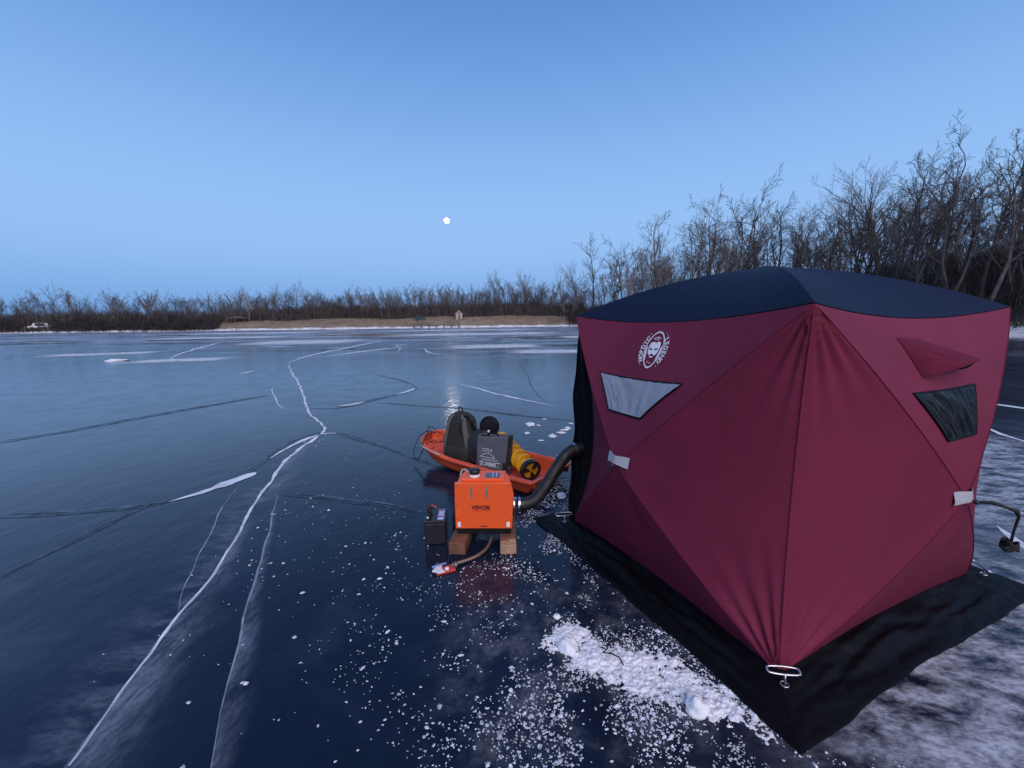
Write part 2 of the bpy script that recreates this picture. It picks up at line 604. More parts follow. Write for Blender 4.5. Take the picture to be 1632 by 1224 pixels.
CRACKS = [
    ('white', [(-1.71, 1.32, 0.0259), (-1.8, 1.62, 0.0272), (-1.91, 2.0, 0.0288), (-1.95, 2.17, 0.0278), (-2.07, 2.68, 0.0253), (-2.39, 3.5, 0.0254), (-2.58, 4.12, 0.0239), (-2.83, 4.99, 0.0342), (-2.91, 5.78, 0.0362), (-3.06, 6.44, 0.0223), (-3.96, 7.77, 0.0234), (-5.84, 11.11, 0.0298), (-8.0, 14.7, 0.0344), (-10.0, 18.23, 0.0356)]),
    ('white', [(-3.28, 3.68, 0.0277), (-3.1, 3.93, 0.0935), (-3.01, 4.17, 0.1468), (-2.93, 4.39, 0.1856), (-2.93, 4.45, 0.0486)]),
    ('white', [(-3.05, 4.93, 0.0322), (-3.06, 5.54, 0.0615), (-2.96, 5.99, 0.0987), (-2.73, 6.12, 0.08)]),
    ('white', [(-10.0, 18.23, 0.1093), (-11.23, 23.15, 0.2239), (-11.94, 30.52, 0.2754), (-13.01, 41.44, 0.3049)]),
    ('dark', [(-4.53, 3.39, 0.0696), (-4.25, 3.43, 0.0716), (-3.82, 3.5, 0.0598), (-3.43, 3.58, 0.0658), (-3.27, 3.68, 0.0552)]),
    ('dark', [(-3.0, 4.47, 0.0587), (-3.08, 4.98, 0.057), (-3.12, 5.67, 0.0647), (-2.96, 6.2, 0.0579)]),
    ('dark', [(-3.44, 2.51, 0.0187), (-3.45, 2.74, 0.025), (-3.44, 3.04, 0.0305), (-3.43, 3.34, 0.0316), (-3.4, 3.65, 0.0292)]),
    ('dark', [(-7.52, 5.8, 0.1591), (-7.18, 6.33, 0.1457), (-6.91, 7.12, 0.1477), (-6.52, 8.05, 0.1414), (-5.81, 9.64, 0.1185)]),
    ('grey', [(-1.15, 1.31, 0.0105), (-1.25, 1.49, 0.0096), (-1.39, 1.78, 0.0114), (-1.51, 2.03, 0.013), (-1.69, 2.42, 0.0116), (-1.93, 2.97, 0.0139), (-2.25, 3.65, 0.0132), (-2.34, 3.83, 0.0082)]),
    ('grey', [(-1.9, 2.04, 0.0064), (-2.13, 2.43, 0.0078), (-2.4, 2.98, 0.0099), (-2.73, 3.67, 0.0131), (-2.85, 4.05, 0.0126)]),
    ('dark', [(-2.78, 6.12, 0.0647), (-2.26, 5.75, 0.0575), (-1.65, 5.25, 0.048), (-1.22, 4.83, 0.0429), (-0.85, 4.51, 0.0277)]),
    ('dark', [(-2.27, 3.8, 0.0401), (-1.93, 3.74, 0.0505), (-1.53, 3.63, 0.047), (-1.14, 3.52, 0.0438), (-0.75, 3.36, 0.0306)]),
    ('dark', [(-4.04, 8.01, 0.1011), (-3.48, 8.04, 0.1276), (-3.03, 8.96, 0.1155), (-2.52, 10.01, 0.0821), (-2.55, 10.61, 0.0266), (-3.24, 11.85, 0.0611), (-4.44, 13.26, 0.068)]),
    ('white', [(-3.58, 8.17, 0.0814), (-3.35, 8.34, 0.1168), (-3.18, 8.6, 0.0857)]),
    ('white', [(-2.76, 9.5, 0.0544), (-2.6, 9.93, 0.0971), (-2.53, 10.4, 0.0598)]),
    ('white', [(-6.44, 10.83, 0.0234), (-5.6, 9.45, 0.0241), (-4.76, 8.24, 0.0262), (-4.34, 7.8, 0.0271)]),
    ('white', [(-1.65, 11.33, 0.0585), (-0.9, 10.27, 0.0797), (-0.38, 9.4, 0.0761), (0.25, 8.65, 0.0767), (0.85, 7.88, 0.0428)]),
    ('dark', [(-2.88, 8.51, 0.0561), (-1.93, 8.12, 0.0758), (-0.93, 7.76, 0.0693), (0.04, 7.16, 0.0619), (1.13, 6.63, 0.0421)]),
    ('dark', [(0.17, 23.57, 0.0325), (0.44, 14.13, 0.0341), (0.53, 10.06, 0.0288), (0.68, 8.41, 0.0209)]),
    ('white', [(-9.41, 13.94, 0.0738), (-9.5, 14.48, 0.124), (-9.63, 15.27, 0.0907)]),
    ('white', [(-17.15, 20.49, 0.0412), (-20.09, 24.65, 0.1248), (-26.42, 35.55, 0.207), (-30.66, 43.65, 0.2198)]),
    ('white', [(-9.83, 21.63, 0.218), (-9.15, 25.31, 0.3747), (-7.97, 29.64, 0.3374)]),
    ('white', [(-9.1, 32.4, 0.061), (-7.27, 26.72, 0.0514), (-6.86, 23.84, 0.0756)]),
    ('white', [(-5.93, 27.75, 0.0488), (-4.74, 23.45, 0.1051), (-3.31, 21.39, 0.1334)]),
    ('white', [(7.15, 5.99, 0.0404), (6.9, 5.55, 0.0575), (6.73, 5.0, 0.0481)]),
    ('white', [(9.12, 7.71, 0.1139), (9.26, 6.97, 0.1376)]),
    ('white', [(3.85, 3.03, 0.0122), (3.78, 2.92, 0.0492), (3.71, 2.79, 0.0756), (3.64, 2.63, 0.0637)]),
    ('dark', [(0.01, 2.73, 0.0201), (0.13, 2.39, 0.0256), (0.17, 2.05, 0.0252), (0.2, 1.87, 0.0232), (0.22, 1.69, 0.0242), (0.24, 1.53, 0.0218), (0.22, 1.29, 0.0211)]),
    ('dark', [(0.04, 2.7, 0.0157), (0.18, 2.71, 0.0236), (0.37, 2.74, 0.0158)]),
]



def ribbon(pts, z, jit, step, taper=True):
    """flat uneven strip along a line given as (x, y, width)"""
    dense = []
    ext = [pts[0]] + list(pts) + [pts[-1]]
    for q in range(len(pts) - 1):
        p0, a, b, p3 = ext[q:q + 4]
        L = math.hypot(b[0] - a[0], b[1] - a[1])
        n = max(2, min(60, int(L / step)))
        for i in range(n):
            k = i / n
            c = [.5 * (2 * a[e] + (b[e] - p0[e]) * k + (2 * p0[e] - 5 * a[e] + 4 * b[e] - p3[e]) * k * k + (3 * a[e] - p0[e] - 3 * b[e] + p3[e]) * k ** 3) for e in (0, 1)]
            dense.append((c[0], c[1], a[2] + (b[2] - a[2]) * k))
    dense.append(pts[-1])
    m = MB()
    n = len(dense)
    s0 = rnd.uniform(0, 100)
    for i, (x, y, wd) in enumerate(dense):
        a, b = dense[max(0, i - 1)], dense[min(n - 1, i + 1)]
        tx, ty = b[0] - a[0], b[1] - a[1]
        L = math.hypot(tx, ty) or 1
        nx, ny = -ty / L, tx / L
        dist = math.hypot(x, y)
        off = jit * (nz(s0 + i * .16, 1.7) + .35 * nz(s0 + i * .6, 5.2)) * (.003 + .0036 * dist)
        k = wd * .5 * (1 + .8 * nz(s0 + i * .55, 8.8))
        if taper:
            k *= min(1, .25 + 3 * min(i, n - 1 - i) / n)
        m.v += [(x + nx * (off + k), y + ny * (off + k), z), (x + nx * (off - k), y + ny * (off - k), z)]
    for i in range(n - 1):
        m.f.append((2 * i, 2 * i + 1, 2 * i + 3, 2 * i + 2))
    m.uv = [(i // 2 / (n - 1), i % 2) for i in range(2 * n)]
    return m


for i, (kind, pts) in enumerate(CRACKS):
    if kind == 'white' and pts[0][1] < 3:
        pts = [(x, y, w_ * 1.45) for x, y, w_ in pts]
    z = {'white': .0045, 'grey': .0035, 'dark': .0025}[kind]
    ribbon(pts, z, 1.0, max(.05, .012 * math.hypot(*pts[0][:2]))).build('crack', MAT['crack_' + kind], lake)
    if kind == 'dark' and i < len(CRACKS) - 2:
        (ax, ay, aw), (bx, by, bw) = pts[0], pts[-1]
        L = math.hypot(bx - ax, by - ay)
        nx, ny = -(by - ay) / L, (bx - ax) / L
        if ny < 0:
            nx, ny = -nx, -ny
        ribbon([(x + nx * w_ * .9, y + ny * w_ * .9, w_ * .45) for x, y, w_ in pts], .0031, 1.0, max(.05, .012 * math.hypot(ax, ay))).build('crack_lip', MAT['crack_lip'], lake)

# cloudy sheets of bubbles running down from the cracks into the ice
def side_band(pts, z, n=40):
    """strip from a crack line (x, y, reach) to one side of it"""
    m = MB()
    rows = 10
    L = len(pts) - 1
    for i in range(n + 1):
        k = i / n * L
        a = min(int(k), L - 1)
        f = k - a
        x, y, w_ = [pts[a][e] + (pts[a + 1][e] - pts[a][e]) * f for e in range(3)]
        tx, ty = pts[a + 1][0] - pts[a][0], pts[a + 1][1] - pts[a][1]
        q = math.hypot(tx, ty)
        w_ *= 1 + .5 * nz(i * .21, pts[0][0] * 9) + .25 * nz(i * .8, 3.3)
        for j in range(rows + 1):
            m.v.append((x + ty / q * w_ * j / rows, y - tx / q * w_ * j / rows, z))
    for i in range(n):
        for j in range(rows):
            m.f.append((i * (rows + 1) + j, i * (rows + 1) + j + 1, (i + 1) * (rows + 1) + j + 1, (i + 1) * (rows + 1) + j))
    m.uv = [(i / n, j / rows) for i in range(n + 1) for j in range(rows + 1)]
    return m


for pts, z in (([(-1.66, 1.1, .34), (-1.80, 1.62, .34), (-1.95, 2.17, .26), (-2.07, 2.68, .16), (-2.39, 3.5, .08)], .0056),
               ([(-1.08, 1.15, .13), (-1.25, 1.49, .12), (-1.39, 1.78, .11), (-1.69, 2.42, .09), (-1.93, 2.97, .07), (-2.25, 3.65, .05)], .0058),
               ([(-1.66, 1.1, -.5), (-1.80, 1.62, -.45), (-1.95, 2.17, -.4), (-2.07, 2.68, -.42), (-2.39, 3.5, -.36), (-2.7, 4.4, -.2)], .0060),
               ([(-2.39, 3.5, .25), (-2.58, 4.12, .3), (-2.83, 4.99, .25), (-2.95, 5.7, .1)], .0062)):
    side_band(pts, z).build('cloudy_band', MAT['cloudy_side' if pts[0][2] > 0 else 'cloudy_faint'], lake)


def sheet(x0, x1, y0, y1, z, rz=0.0):
    cx, cy = (x0 + x1) / 2, (y0 + y1) / 2

    def fn(u, v):
        x, y = x0 + (x1 - x0) * u - cx, y0 + (y1 - y0) * v - cy
        return (cx + x * math.cos(rz) - y * math.sin(rz), cy + x * math.sin(rz) + y * math.cos(rz), z)
    return gridmesh_uv(fn, 4, 4)


sheet(.9, 4.3, .3, 2.75, .0065, .45).build('frost_patch', MAT['frost'], lake)
sheet(2.6, 7.5, 2.2, 6.5, .0072, .5).build('frost_patch', MAT['frost'], lake)
sheet(-.5, 1.2, 1.0, 2.6, .0050, 0).build('frost_patch', veil_mat('scraped_ice', (.30, .33, .37), .35, 5, .40, .72), lake)
for (x, y, sx_, sy_, rz) in ((-20.5, 41, 13, 7, 0), (-1.2, 29, 8, 3.4, .05), (-5, 62, 30, 9, .05), (2.5, 23, 6, 2, -.1), (-42, 60, 22, 6, .1), (9, 45, 9, 5, 0),
                             (-16.5, 20.3, 5, 1.6, .3), (-26, 26, 7, 2, .4), (-60, 95, 40, 12, 0), (-12, 100, 46, 12, 0), (44, 37, 16, 14, -.75), (52, 47, 24, 9, -.75)):
    sheet(x - sx_ / 2, x + sx_ / 2, y - sy_, y + sy_, .008 + .002 * (x % 3), rz).build('snow_patch', MAT['snow_thin'], lake)

# full moon over the far shore
mo = MB()
mo.lathe([(0, -1)] + [(math.sin(math.pi * k / 24), -math.cos(math.pi * k / 24)) for k in range(1, 24)] + [(0, 1)], 32)
moon = mo.build('moon', MAT['moon'], smooth=True)
moon.scale = (27, 27, 27)
moon.location = V((-.1421, .9632, .2282)) * 5000 + V((0, 0, 1.65))
tag(moon, 'bright full moon hanging low in the dusk sky', 'moon')

# ------------------------------------------------------------------ bare trees
def limb(out, p, d, L, r0, r1, segs, sides, wob, lift, rg):
    """crooked tapering limb; returns its points"""
    pts, rads = [V(p)], [r0]
    d = V(d).normalized()
    for i in range(segs):
        d = (d + V((rg.gauss(0, wob), rg.gauss(0, wob), rg.gauss(0, wob) + lift))).normalized()
        pts.append(pts[-1] + d * (L / segs))
        rads.append(r0 + (r1 - r0) * (i + 1) / segs)
    out.tube(pts, rads, sides, caps=False)
    return pts, rads


def side_dir(d, ang, rg):
    d = V(d).normalized()
    x = d.orthogonal().normalized()
    x.rotate(Matrix.Rotation(rg.uniform(0, 2 * math.pi), 3, d))
    return d * math.cos(ang) + x * math.sin(ang)


def grow(seed, H, style, detail=4, tw=.008):
    rg = random.Random(seed)
    trunk, crown = MB(), MB()
    st = {'spread': dict(base=.38, n=(9, 6, 5, 5), ang=(.95, .8, .75, .7), len=(.42, .5, .5, .5), wob=.22, lift=.05),
          'tall': dict(base=.45, n=(11, 6, 4, 5), ang=(.62, .7, .7, .7), len=(.30, .5, .5, .55), wob=.16, lift=.08),
          'vase': dict(base=.16, n=(12, 6, 5, 4), ang=(.50, .55, .6, .6), len=(.58, .45, .45, .5), wob=.13, lift=.07),
          'low': dict(base=.10, n=(12, 6, 5, 4), ang=(.85, .8, .7, .7), len=(.55, .5, .5, .5), wob=.2, lift=.06)}[style]
    r0 = H * rg.uniform(.010, .014)
    pts, rads = limb(trunk, (0, 0, -.3), (rg.gauss(0, .05), rg.gauss(0, .05), 1), H * (.9 if style == 'tall' else .8), r0, r0 * .22, 9, 6, .07, .02, rg)

    def rec(pts, rads, L, lvl):
        if lvl >= detail:
            return
        n = st['n'][lvl]
        for i in range(n):
            k = (st['base'] if lvl == 0 else .22) + (1 - (st['base'] if lvl == 0 else .22)) * (i + rg.random()) / n
            f = min(k, .999) * (len(pts) - 1)
            j = int(f)
            p = pts[j].lerp(pts[j + 1], f - j)
            d = pts[j + 1] - pts[j]
            r = rads[j] * (.62 if lvl == 0 else .66)
            LL = L * st['len'][lvl] * rg.uniform(.65, 1.15) * (1.12 - .5 * k if lvl == 0 else 1 - .35 * k)
            r = max(min(r, LL * .03), tw + .005 * (3 - lvl))
            a, b = limb(crown, p, side_dir(d, st['ang'][lvl] * rg.uniform(.7, 1.25), rg), LL, r, max(r * .3, tw * .9),
                        4 if lvl < 2 else 2, 4 if lvl == 0 else 3, st['wob'] * (1 if lvl < 2 else .6), st['lift'], rg)
            rec(a, b, LL, lvl + 1)
    rec(pts, rads, H, 0)
    return trunk, crown


def tree_proto(seed, H, style, bark, detail=4):
    a, b = grow(seed, H, style, detail)
    ma, mb = a.mesh('trunk'), b.mesh('crown')
    ma.shade_smooth()
    ma.materials.append(MAT[bark])
    mb.materials.append(MAT[bark])
    return ma, mb


def plant_tree(proto, az, d, s, label, group, sink=.1):
    x, y = polar(az, shore_r(az) + d)
    t = thing('bare_tree', label, 'tree', (x, y, ground_z(az, d) - sink), rnd.uniform(0, 6.28), group)
    t.scale = (s * rnd.uniform(.9, 1.1), s * rnd.uniform(.9, 1.1), s)
    t.rotation_euler[0] = rnd.gauss(0, .035)
    t.rotation_euler[1] = rnd.gauss(0, .035)
    link('trunk', proto[0], None, t)
    link('crown', proto[1], None, t)
    return t


hill_p = [tree_proto(11, 17, 'spread', 'bark'), tree_proto(12, 18, 'tall', 'bark_dark'), tree_proto(13, 17, 'spread', 'bark_dark'),
          tree_proto(14, 18, 'tall', 'bark'), tree_proto(15, 16, 'vase', 'bark')]
far_p = [tree_proto(21, 12, 'vase', 'bark', 4), tree_proto(22, 13, 'tall', 'bark', 4), tree_proto(23, 12, 'spread', 'bark_dark', 4),
         tree_proto(24, 11, 'low', 'bark', 4)]
pale_p = [tree_proto(31, 15, 'vase', 'bark_pale'), tree_proto(32, 14, 'spread', 'bark_pale')]

KIND = {'hill': ['wide-spreading grey brown tree', 'tall slim dark tree', 'wide-spreading dark tree', 'tall slim grey brown tree', 'many-stemmed upright tree'],
        'far': ['many-stemmed upright tree', 'slim straight tree', 'round-crowned dark tree', 'low broad tree']}


def wood(name, label, spots, protos):
    """rows of trees that stand behind one another and read as one mass"""
    m = MB()
    for az, d, s in spots:
        src = rnd.choice(protos)
        x, y = polar(az, shore_r(az) + d)
        mt = Matrix.Translation((x, y, ground_z(az, d) - .1)) @ Matrix.Rotation(rnd.uniform(0, 6.28), 4, 'Z') @ Matrix.Diagonal((s, s, s, 1))
        m.add([mt @ V(q) for q in src.v], src.f)
    o = m.build(name, MAT['bark'])
    return tag(o, label, 'wood', kind='stuff')


def loose(seed, H, style):
    a, b = grow(seed, H, style, 3, .022)
    a.add(b.v, b.f)
    return a


# wooded hillside behind the tent
for i in range(150):
    az = 9 + 51 * ((i + rnd.random()) / 150) ** .82
    d = rnd.uniform(2.5, 30)
    s = rnd.choice((rnd.uniform(.65, .95), rnd.uniform(.9, 1.2), rnd.uniform(1.1, 1.42)))
    if 11 < az < 31:
        s *= 1.22
    if az > 46:
        s *= .82
    k = rnd.choice((0, 0, 1, 2, 2, 3, 4))
    plant_tree(hill_p[k], az, d, s, KIND['hill'][k] + ' in the bare wood on the hillside behind the tent', 'hillside wood: ' + KIND['hill'][k] + 's')
wood('hillside_wood', 'dense leafless wood further up the hillside behind the tent',
     [(8 + 53 * rnd.random() ** .65, rnd.uniform(18, 55), rnd.uniform(.6, 1.0)) for i in range(95)], [loose(41, 17, 'spread'), loose(42, 17, 'tall'), loose(43, 16, 'spread')])
for az, d, s, k, lab in ((16.5, 3, 1.25, 0, 'pale many-stemmed bare tree where the wooded hillside meets the far wood'), (18.6, 4, 1.35, 1, 'pale bare tree with wide crown at the low end of the hillside'),
                         (20.6, 3, 1.3, 0, 'pale many-stemmed bare tree beside the wide-crowned pale tree'), (26.5, 3.5, 1.35, 0, 'tall pale many-stemmed bare tree rising above the tent roof peak')):
    plant_tree(pale_p[k], az, d, s, lab, None)

# far treeline across the ice
for i in range(140):
    az = -57 + 67 * (i + rnd.random()) / 140
    d = rnd.uniform(26, 46) if -34 < az < 6 else rnd.uniform(9, 40)
    s = rnd.uniform(.75, 1.25) * (1 + .25 * nz(az * .35, 7.7))
    if az > -3:
        s *= 1.12
    k = rnd.randrange(4)
    plant_tree(far_p[k], az, d, s, KIND['far'][k] + ' in the bare far treeline across the ice', 'far treeline: ' + KIND['far'][k] + 's')
wood('far_wood', 'far leafless wood closing the other side of the lake',
     [(rnd.uniform(-58, 11), rnd.uniform(38, 75), rnd.uniform(.7, 1.15)) for i in range(190)], [loose(51, 12, 'vase'), loose(52, 13, 'tall'), loose(53, 12, 'spread')])
plant_tree(pale_p[0], -32.3, 14, .95, 'large pale bare tree standing alone at the end of the grassy bank', None)
plant_tree(pale_p[1], 7.2, 5, .6, 'slender pale tree leaning over the snowy shore at the edge of the far wood', None)


def brush(name, label, cat, az0, az1, d0, d1, n, h0, h1, mat, wid, stems, spread, dens=None):
    m = MB()
    for i in range(n):
        az, d = rnd.uniform(az0, az1), rnd.uniform(d0, d1)
        if dens and rnd.random() > dens(az, d):
            continue
        x, y = polar(az, shore_r(az) + d)
        z = ground_z(az, d) - .15
        hh = rnd.uniform(h0, h1) * (.75 + .6 * max(-.5, nz(az * .9, d * .12, 4.0)))
        for k in range(stems):
            a = rnd.uniform(0, 6.28)
            bx, by = x + rnd.gauss(0, spread), y + rnd.gauss(0, spread)
            h = hh * rnd.uniform(.55, 1.1)
            lx, ly = rnd.gauss(0, .22) * h, rnd.gauss(0, .22) * h
            wx, wy = wid * math.cos(a), wid * math.sin(a)
            b = len(m.v)
            mid = (bx + lx * .35, by + ly * .35, z + h * .55)
            m.v += [(bx - wx, by - wy, z), (bx + wx, by + wy, z), (mid[0] - wx * .7, mid[1] - wy * .7, mid[2]), (mid[0] + wx * .7, mid[1] + wy * .7, mid[2]),
                    (bx + lx, by + ly, z + h)]
            m.f += [(b, b + 1, b + 3, b + 2), (b + 2, b + 3, b + 4)]
            for q in range(2):
                c = V(mid)
                e = c + V((rnd.gauss(0, .25) * h, rnd.gauss(0, .25) * h, h * rnd.uniform(.15, .45)))
                b = len(m.v)
                m.v += [tuple(c), (c.x + wx, c.y + wy, c.z + .02), tuple(e)]
                m.f.append((b, b + 1, b + 2))
    o = m.build(name, MAT[mat])
    return tag(o, label, cat, kind='stuff')


brush('hillside_brush', 'dense dark brown brush filling the foot of the wooded hillside', 'brush', 8, 62, .8, 46, 8000, 2.0, 8.0, 'twig_dark', .04, 7, .8)
brush('shore_thicket', 'dark leafless thicket along the far left shore', 'brush', -58, -35.5, 1.0, 22, 3600, 2.0, 5.0, 'twig_dark', .07, 7, .9, lambda az, d: 0 if (abs(az + 48.9) < 1.2 and d > 4.5) else 1)
brush('far_undergrowth', 'brown undergrowth between the trees of the far treeline', 'brush', -58, 10, 28, 60, 7000, 3.0, 9.5, 'twig', .08, 6, 1.0)
brush('dry_grass', 'tall tan dry grass on the far bank', 'grass', -37, 9, 1.5, 26, 9000, .35, .95, 'dry_grass', .06, 4, .5)
brush('shore_reeds', 'short dry reeds at the edge of the ice', 'reeds', -58, 60, .2, 2.2, 2600, .25, .8, 'dry_grass', .03, 4, .5)

# ------------------------------------------------------------------ the tent
TN, TL, TR = V((1.203, 1.644, .035)), V((.493, 3.123, .035)), V((2.849, 2.360, .035))
TB = TL + TR - TN
TC = (TL + TR) / 2
TC.z = 0
TOPZ = {0: 1.71, 1: 1.69, 2: 1.70, 3: 1.70}
CB = [TN, TL, TB, TR]                        # round the tent: near, left, back, right
CT = [V((c.x, c.y, TOPZ[i])) for i, c in enumerate(CB)]
EDGE_SAG = [.07, .15, .1, .08]
tent = thing('ice_shelter', 'maroon pop-up ice fishing tent with navy roof pitched on the ice', 'tent', (TC.x, TC.y, 0))


def rel(p):
    return p - V((TC.x, TC.y, 0))


def patch(H, A, B, sag, out, bow, pleat=0.0, pl_a=0.0, pl_b=0.0, power=1.6, drape=.0):
    """tensioned cloth between hub H and the edge A-B"""
    def S(u, v):
        b = bow * 4 * v * (1 - v)
        p = (H.lerp(A, v) + b) * (1 - u) + (H.lerp(B, v) + b) * u + sag * (4 * u * (1 - u) * v ** power)
        d = 0.0
        for (a_, q, amp) in ((u * v, 1 - v, pl_a), ((1 - u) * v, 1 - v, pl_b)):
            s = a_ + q
            if amp and s > 1e-4:
                ang = a_ / s
                d += amp * math.exp(-(s / .26) ** 2) * math.sin(2 * math.pi * 4 * ang + .8 * math.sin(6 * ang)) * min(1, s / .06) * abs(math.sin(math.pi * ang)) ** .5
        d += drape * math.sin(math.pi * u) * v * (1 - v) * 4 * nz(u * 3 + A.x * 7, v * 2.2 + A.z * 3)
        return p + out * d
    return S


def cloth_part(name, S, mat, nu=30, nv=28, parent=None, v0=.004):
    m = MB()
    m.grid(lambda u, v: rel(S(u, v0 + (1 - v0) * v)), nu, nv)
    return m.build(name, MAT[mat], parent or tent, smooth=True)


# side seams are pulled in towards the tent's middle, roof edges sag
seam = []
for i in range(4):
    d = TC - CB[i]
    d.z = 0
    seam.append(d.normalized() * EDGE_SAG[i])
ROOF_SAG = []
WALLS = []
hubs = [(V((.602, 2.284, .82)), 0), None, None, (V((2.117, 1.800, .805)), 0)]
for i in range(4):
    j = (i + 1) % 4
    A, B, At, Bt = CB[i], CB[j], CT[i], CT[j]
    mid = (A + B) / 2
    out = V((mid.x - TC.x, mid.y - TC.y, 0)).normalized()
    H = V((mid.x, mid.y, .82)) + out * .27
    if hubs[i]:
        H = hubs[i][0]
    rs = -out * .035 + V((0, 0, -.062))
    ROOF_SAG.append(rs)
    bow = out * .028
    w = {}
    w['top'] = patch(H, At, Bt, rs, out, bow, drape=.006, pl_a=.004, pl_b=.004)
    w['bottom'] = patch(H, A, B, -out * .022 + V((0, 0, .015)), out, bow, drape=.016, pl_a=.006, pl_b=.006)
    w['a'] = patch(H, At, A, seam[i], out, bow, drape=.006, pl_a=.012, pl_b=.016)
    w['b'] = patch(H, Bt, B, seam[j], out, bow, drape=.006, pl_a=.012, pl_b=.016)
    w['out'], w['H'] = out, H
    WALLS.append(w)
    for k in ('top', 'bottom', 'a', 'b'):
        if i == 1 and k == 'a':
            continue                          # the unzipped doorway
        if i in (0, 3) and k in ('a', 'b'):
            cloth_part('wall_panel', w[k], 'maroon', 110, 100)
        else:
            cloth_part('wall_panel', w[k], 'maroon')

APEX = V((TC.x, TC.y, 1.985))
for i in range(4):
    j = (i + 1) % 4
    S = patch(APEX, CT[i] + V((0, 0, .004)), CT[j] + V((0, 0, .004)), ROOF_SAG[i] + V((0, 0, .0)), V((0, 0, 1)), V((0, 0, .055)), drape=.008, power=1.3)
    cloth_part('roof_panel', S, 'navy')
m = MB()
m.lathe([(.0, .006), (.03, .005), (.055, -.002), (.07, -.012), (.07, -.03)], 16, Matrix.Translation(rel(APEX)))
hub = m.build('roof_hub', MAT['navy'], tent, smooth=True)
m = MB()
a = rel(APEX) + V((-.12, .10, -.035))
m.tube([a, a + V((-.015, 0, .04)), a + V((.02, .0, .062)), a + V((.06, .01, .05)), a + V((.065, .01, 0))], .005, 6)
m.build('pull_strap', MAT['rope'], tent, smooth=True)

# piped seams along the poles and corners
for i in (0, 3):
    w = WALLS[i]
    for S, u in ((w['a'], 0.0), (w['a'], 1.0), (w['b'], 0.0), (w['b'], 1.0)):
        m = MB()
        m.tube([rel(S(u, .05 + .93 * k / 30) + w['out'] * .0005) for k in range(31)], .0022, 5)
        m.build('seam', MAT['maroon_hood'], tent, smooth=True)
m = MB()
m.tube([rel(WALLS[0]['a'](k / 40, 1.0) - (WALLS[0]['out'] * -.0006)) for k in range(1, 40)], .0026, 5)
m.build('seam', MAT['maroon_hood'], tent, smooth=True)

# black skirt lying round the foot
outer = []
for i in range(4):
    d = CB[i] - TC
    d.z = 0
    ua = WALLS[i]['out']
    ub = WALLS[(i - 1) % 4]['out']
    outer.append(V((CB[i].x, CB[i].y, 0)) + (ua + ub) * .25)
for i in range(4):
    j = (i + 1) % 4
    bot = WALLS[i]['bottom']
    oa, ob = outer[i], outer[j]
    inward = -WALLS[i]['out']

    def fn(u, v):
        ends = min(1, 7 * min(u, 1 - u))
        a = bot(min(max(u, 0), 1), 1 - .015 * ends) + inward * .006 * ends
        b = oa.lerp(ob, u) + inward * (ends * (.022 * nz(u * 6 + i * 9, 2.2) + .006 * nz(u * 25, 3.3)) + .02 * math.sin(math.pi * u))
        p = a.lerp(b, v)
        fall = (1 - v) ** 2.2
        wr = .020 * math.sin(math.pi * min(1, v * 1.15)) * (nz(u * 7 + v * 2 + i * 5, v * 2.4, .3) + .8 * nz(u * 5 - v * 3, v * 7, 7.7) + .5 * nz(u * 19 + 4 * v, v * 5, 1.7) + .25)
        p.z = a.z * fall + .010 + .022 * (1 - v) ** .5 + max(-.006, wr * 1.2) * ends * (1 if 0.02 < v else 0)
        return rel(p)
    m = MB()
    m.grid(fn, 110, 24)
    m.build('skirt_flap', MAT['black_cloth'], tent, smooth=True)

# hanging black door flap at the left corner, unzipped
wl = WALLS[0]['b']


def door(u, v):
    z = 1.56 * (1 - v) + .03 * v
    k = 1 - (z - CB[1].z) / (CT[1].z - CB[1].z)
    e = wl(min(max(k, 0), 1), 1.0)
    side = V((-.93, .30, 0))
    wdt = .02 + .155 * math.sin(math.pi * min(1, .002 + v * .97)) ** .75 * (1 + .25 * nz(v * 5, 2))
    q = e + side * (wdt * u)
    fold = .035 * math.sin(u * 9 + v * 3) * u + .05 * u
    q += V((.2, .97, 0)) * fold
    q.z = z
    return rel(q)


m = MB()
m.grid(door, 20, 40)
m.build('door_flap', MAT['lining'], tent, smooth=True)


def door2(u, v):
    z = 1.56 * (1 - v) + .03 * v
    k = 1 - (z - CB[1].z) / (CT[1].z - CB[1].z)
    e = wl(min(max(k, 0), 1), 1.0)
    c = V((TB.x, TB.y, 0)) - V((TL.x, TL.y, 0))
    q = e + V((-.02, .03, 0)) + c * (.45 * u) + V((-.35, .8, 0)) * (.10 * math.sin(math.pi * u) * (1 + .3 * math.sin(6 * v)))
    q.z = z
    return rel(q)


m = MB()
m.grid(door2, 16, 24)
m.build('door_lining', MAT['lining'], tent, smooth=True)


# things sewn on the walls ---------------------------------------------------
def wall_frame(w, At, Bt):
    """maps flat cloth coordinates in metres (x along the roof edge from At, y down towards the hub) onto the wall"""
    H = w['H']
    ex = (Bt - At).normalized()
    hy = (H - At) - ex * (H - At).dot(ex)
    ht = hy.length
    ey = hy.normalized()
    nrm = ex.cross(ey)
    if nrm.dot(w['out']) < 0:
        nrm = -nrm
    L = (Bt - At).length
    hx = (H - At).dot(ex)

    def f(x, y, off=0.0):
        b = y / ht
        a = (x - b * hx) / L
        v = max(1 - b, .01)
        return w['top'](min(max(a / v, -.1), 1.1), v) + nrm * off
    return f, ex, ey, nrm, L, ht, hx


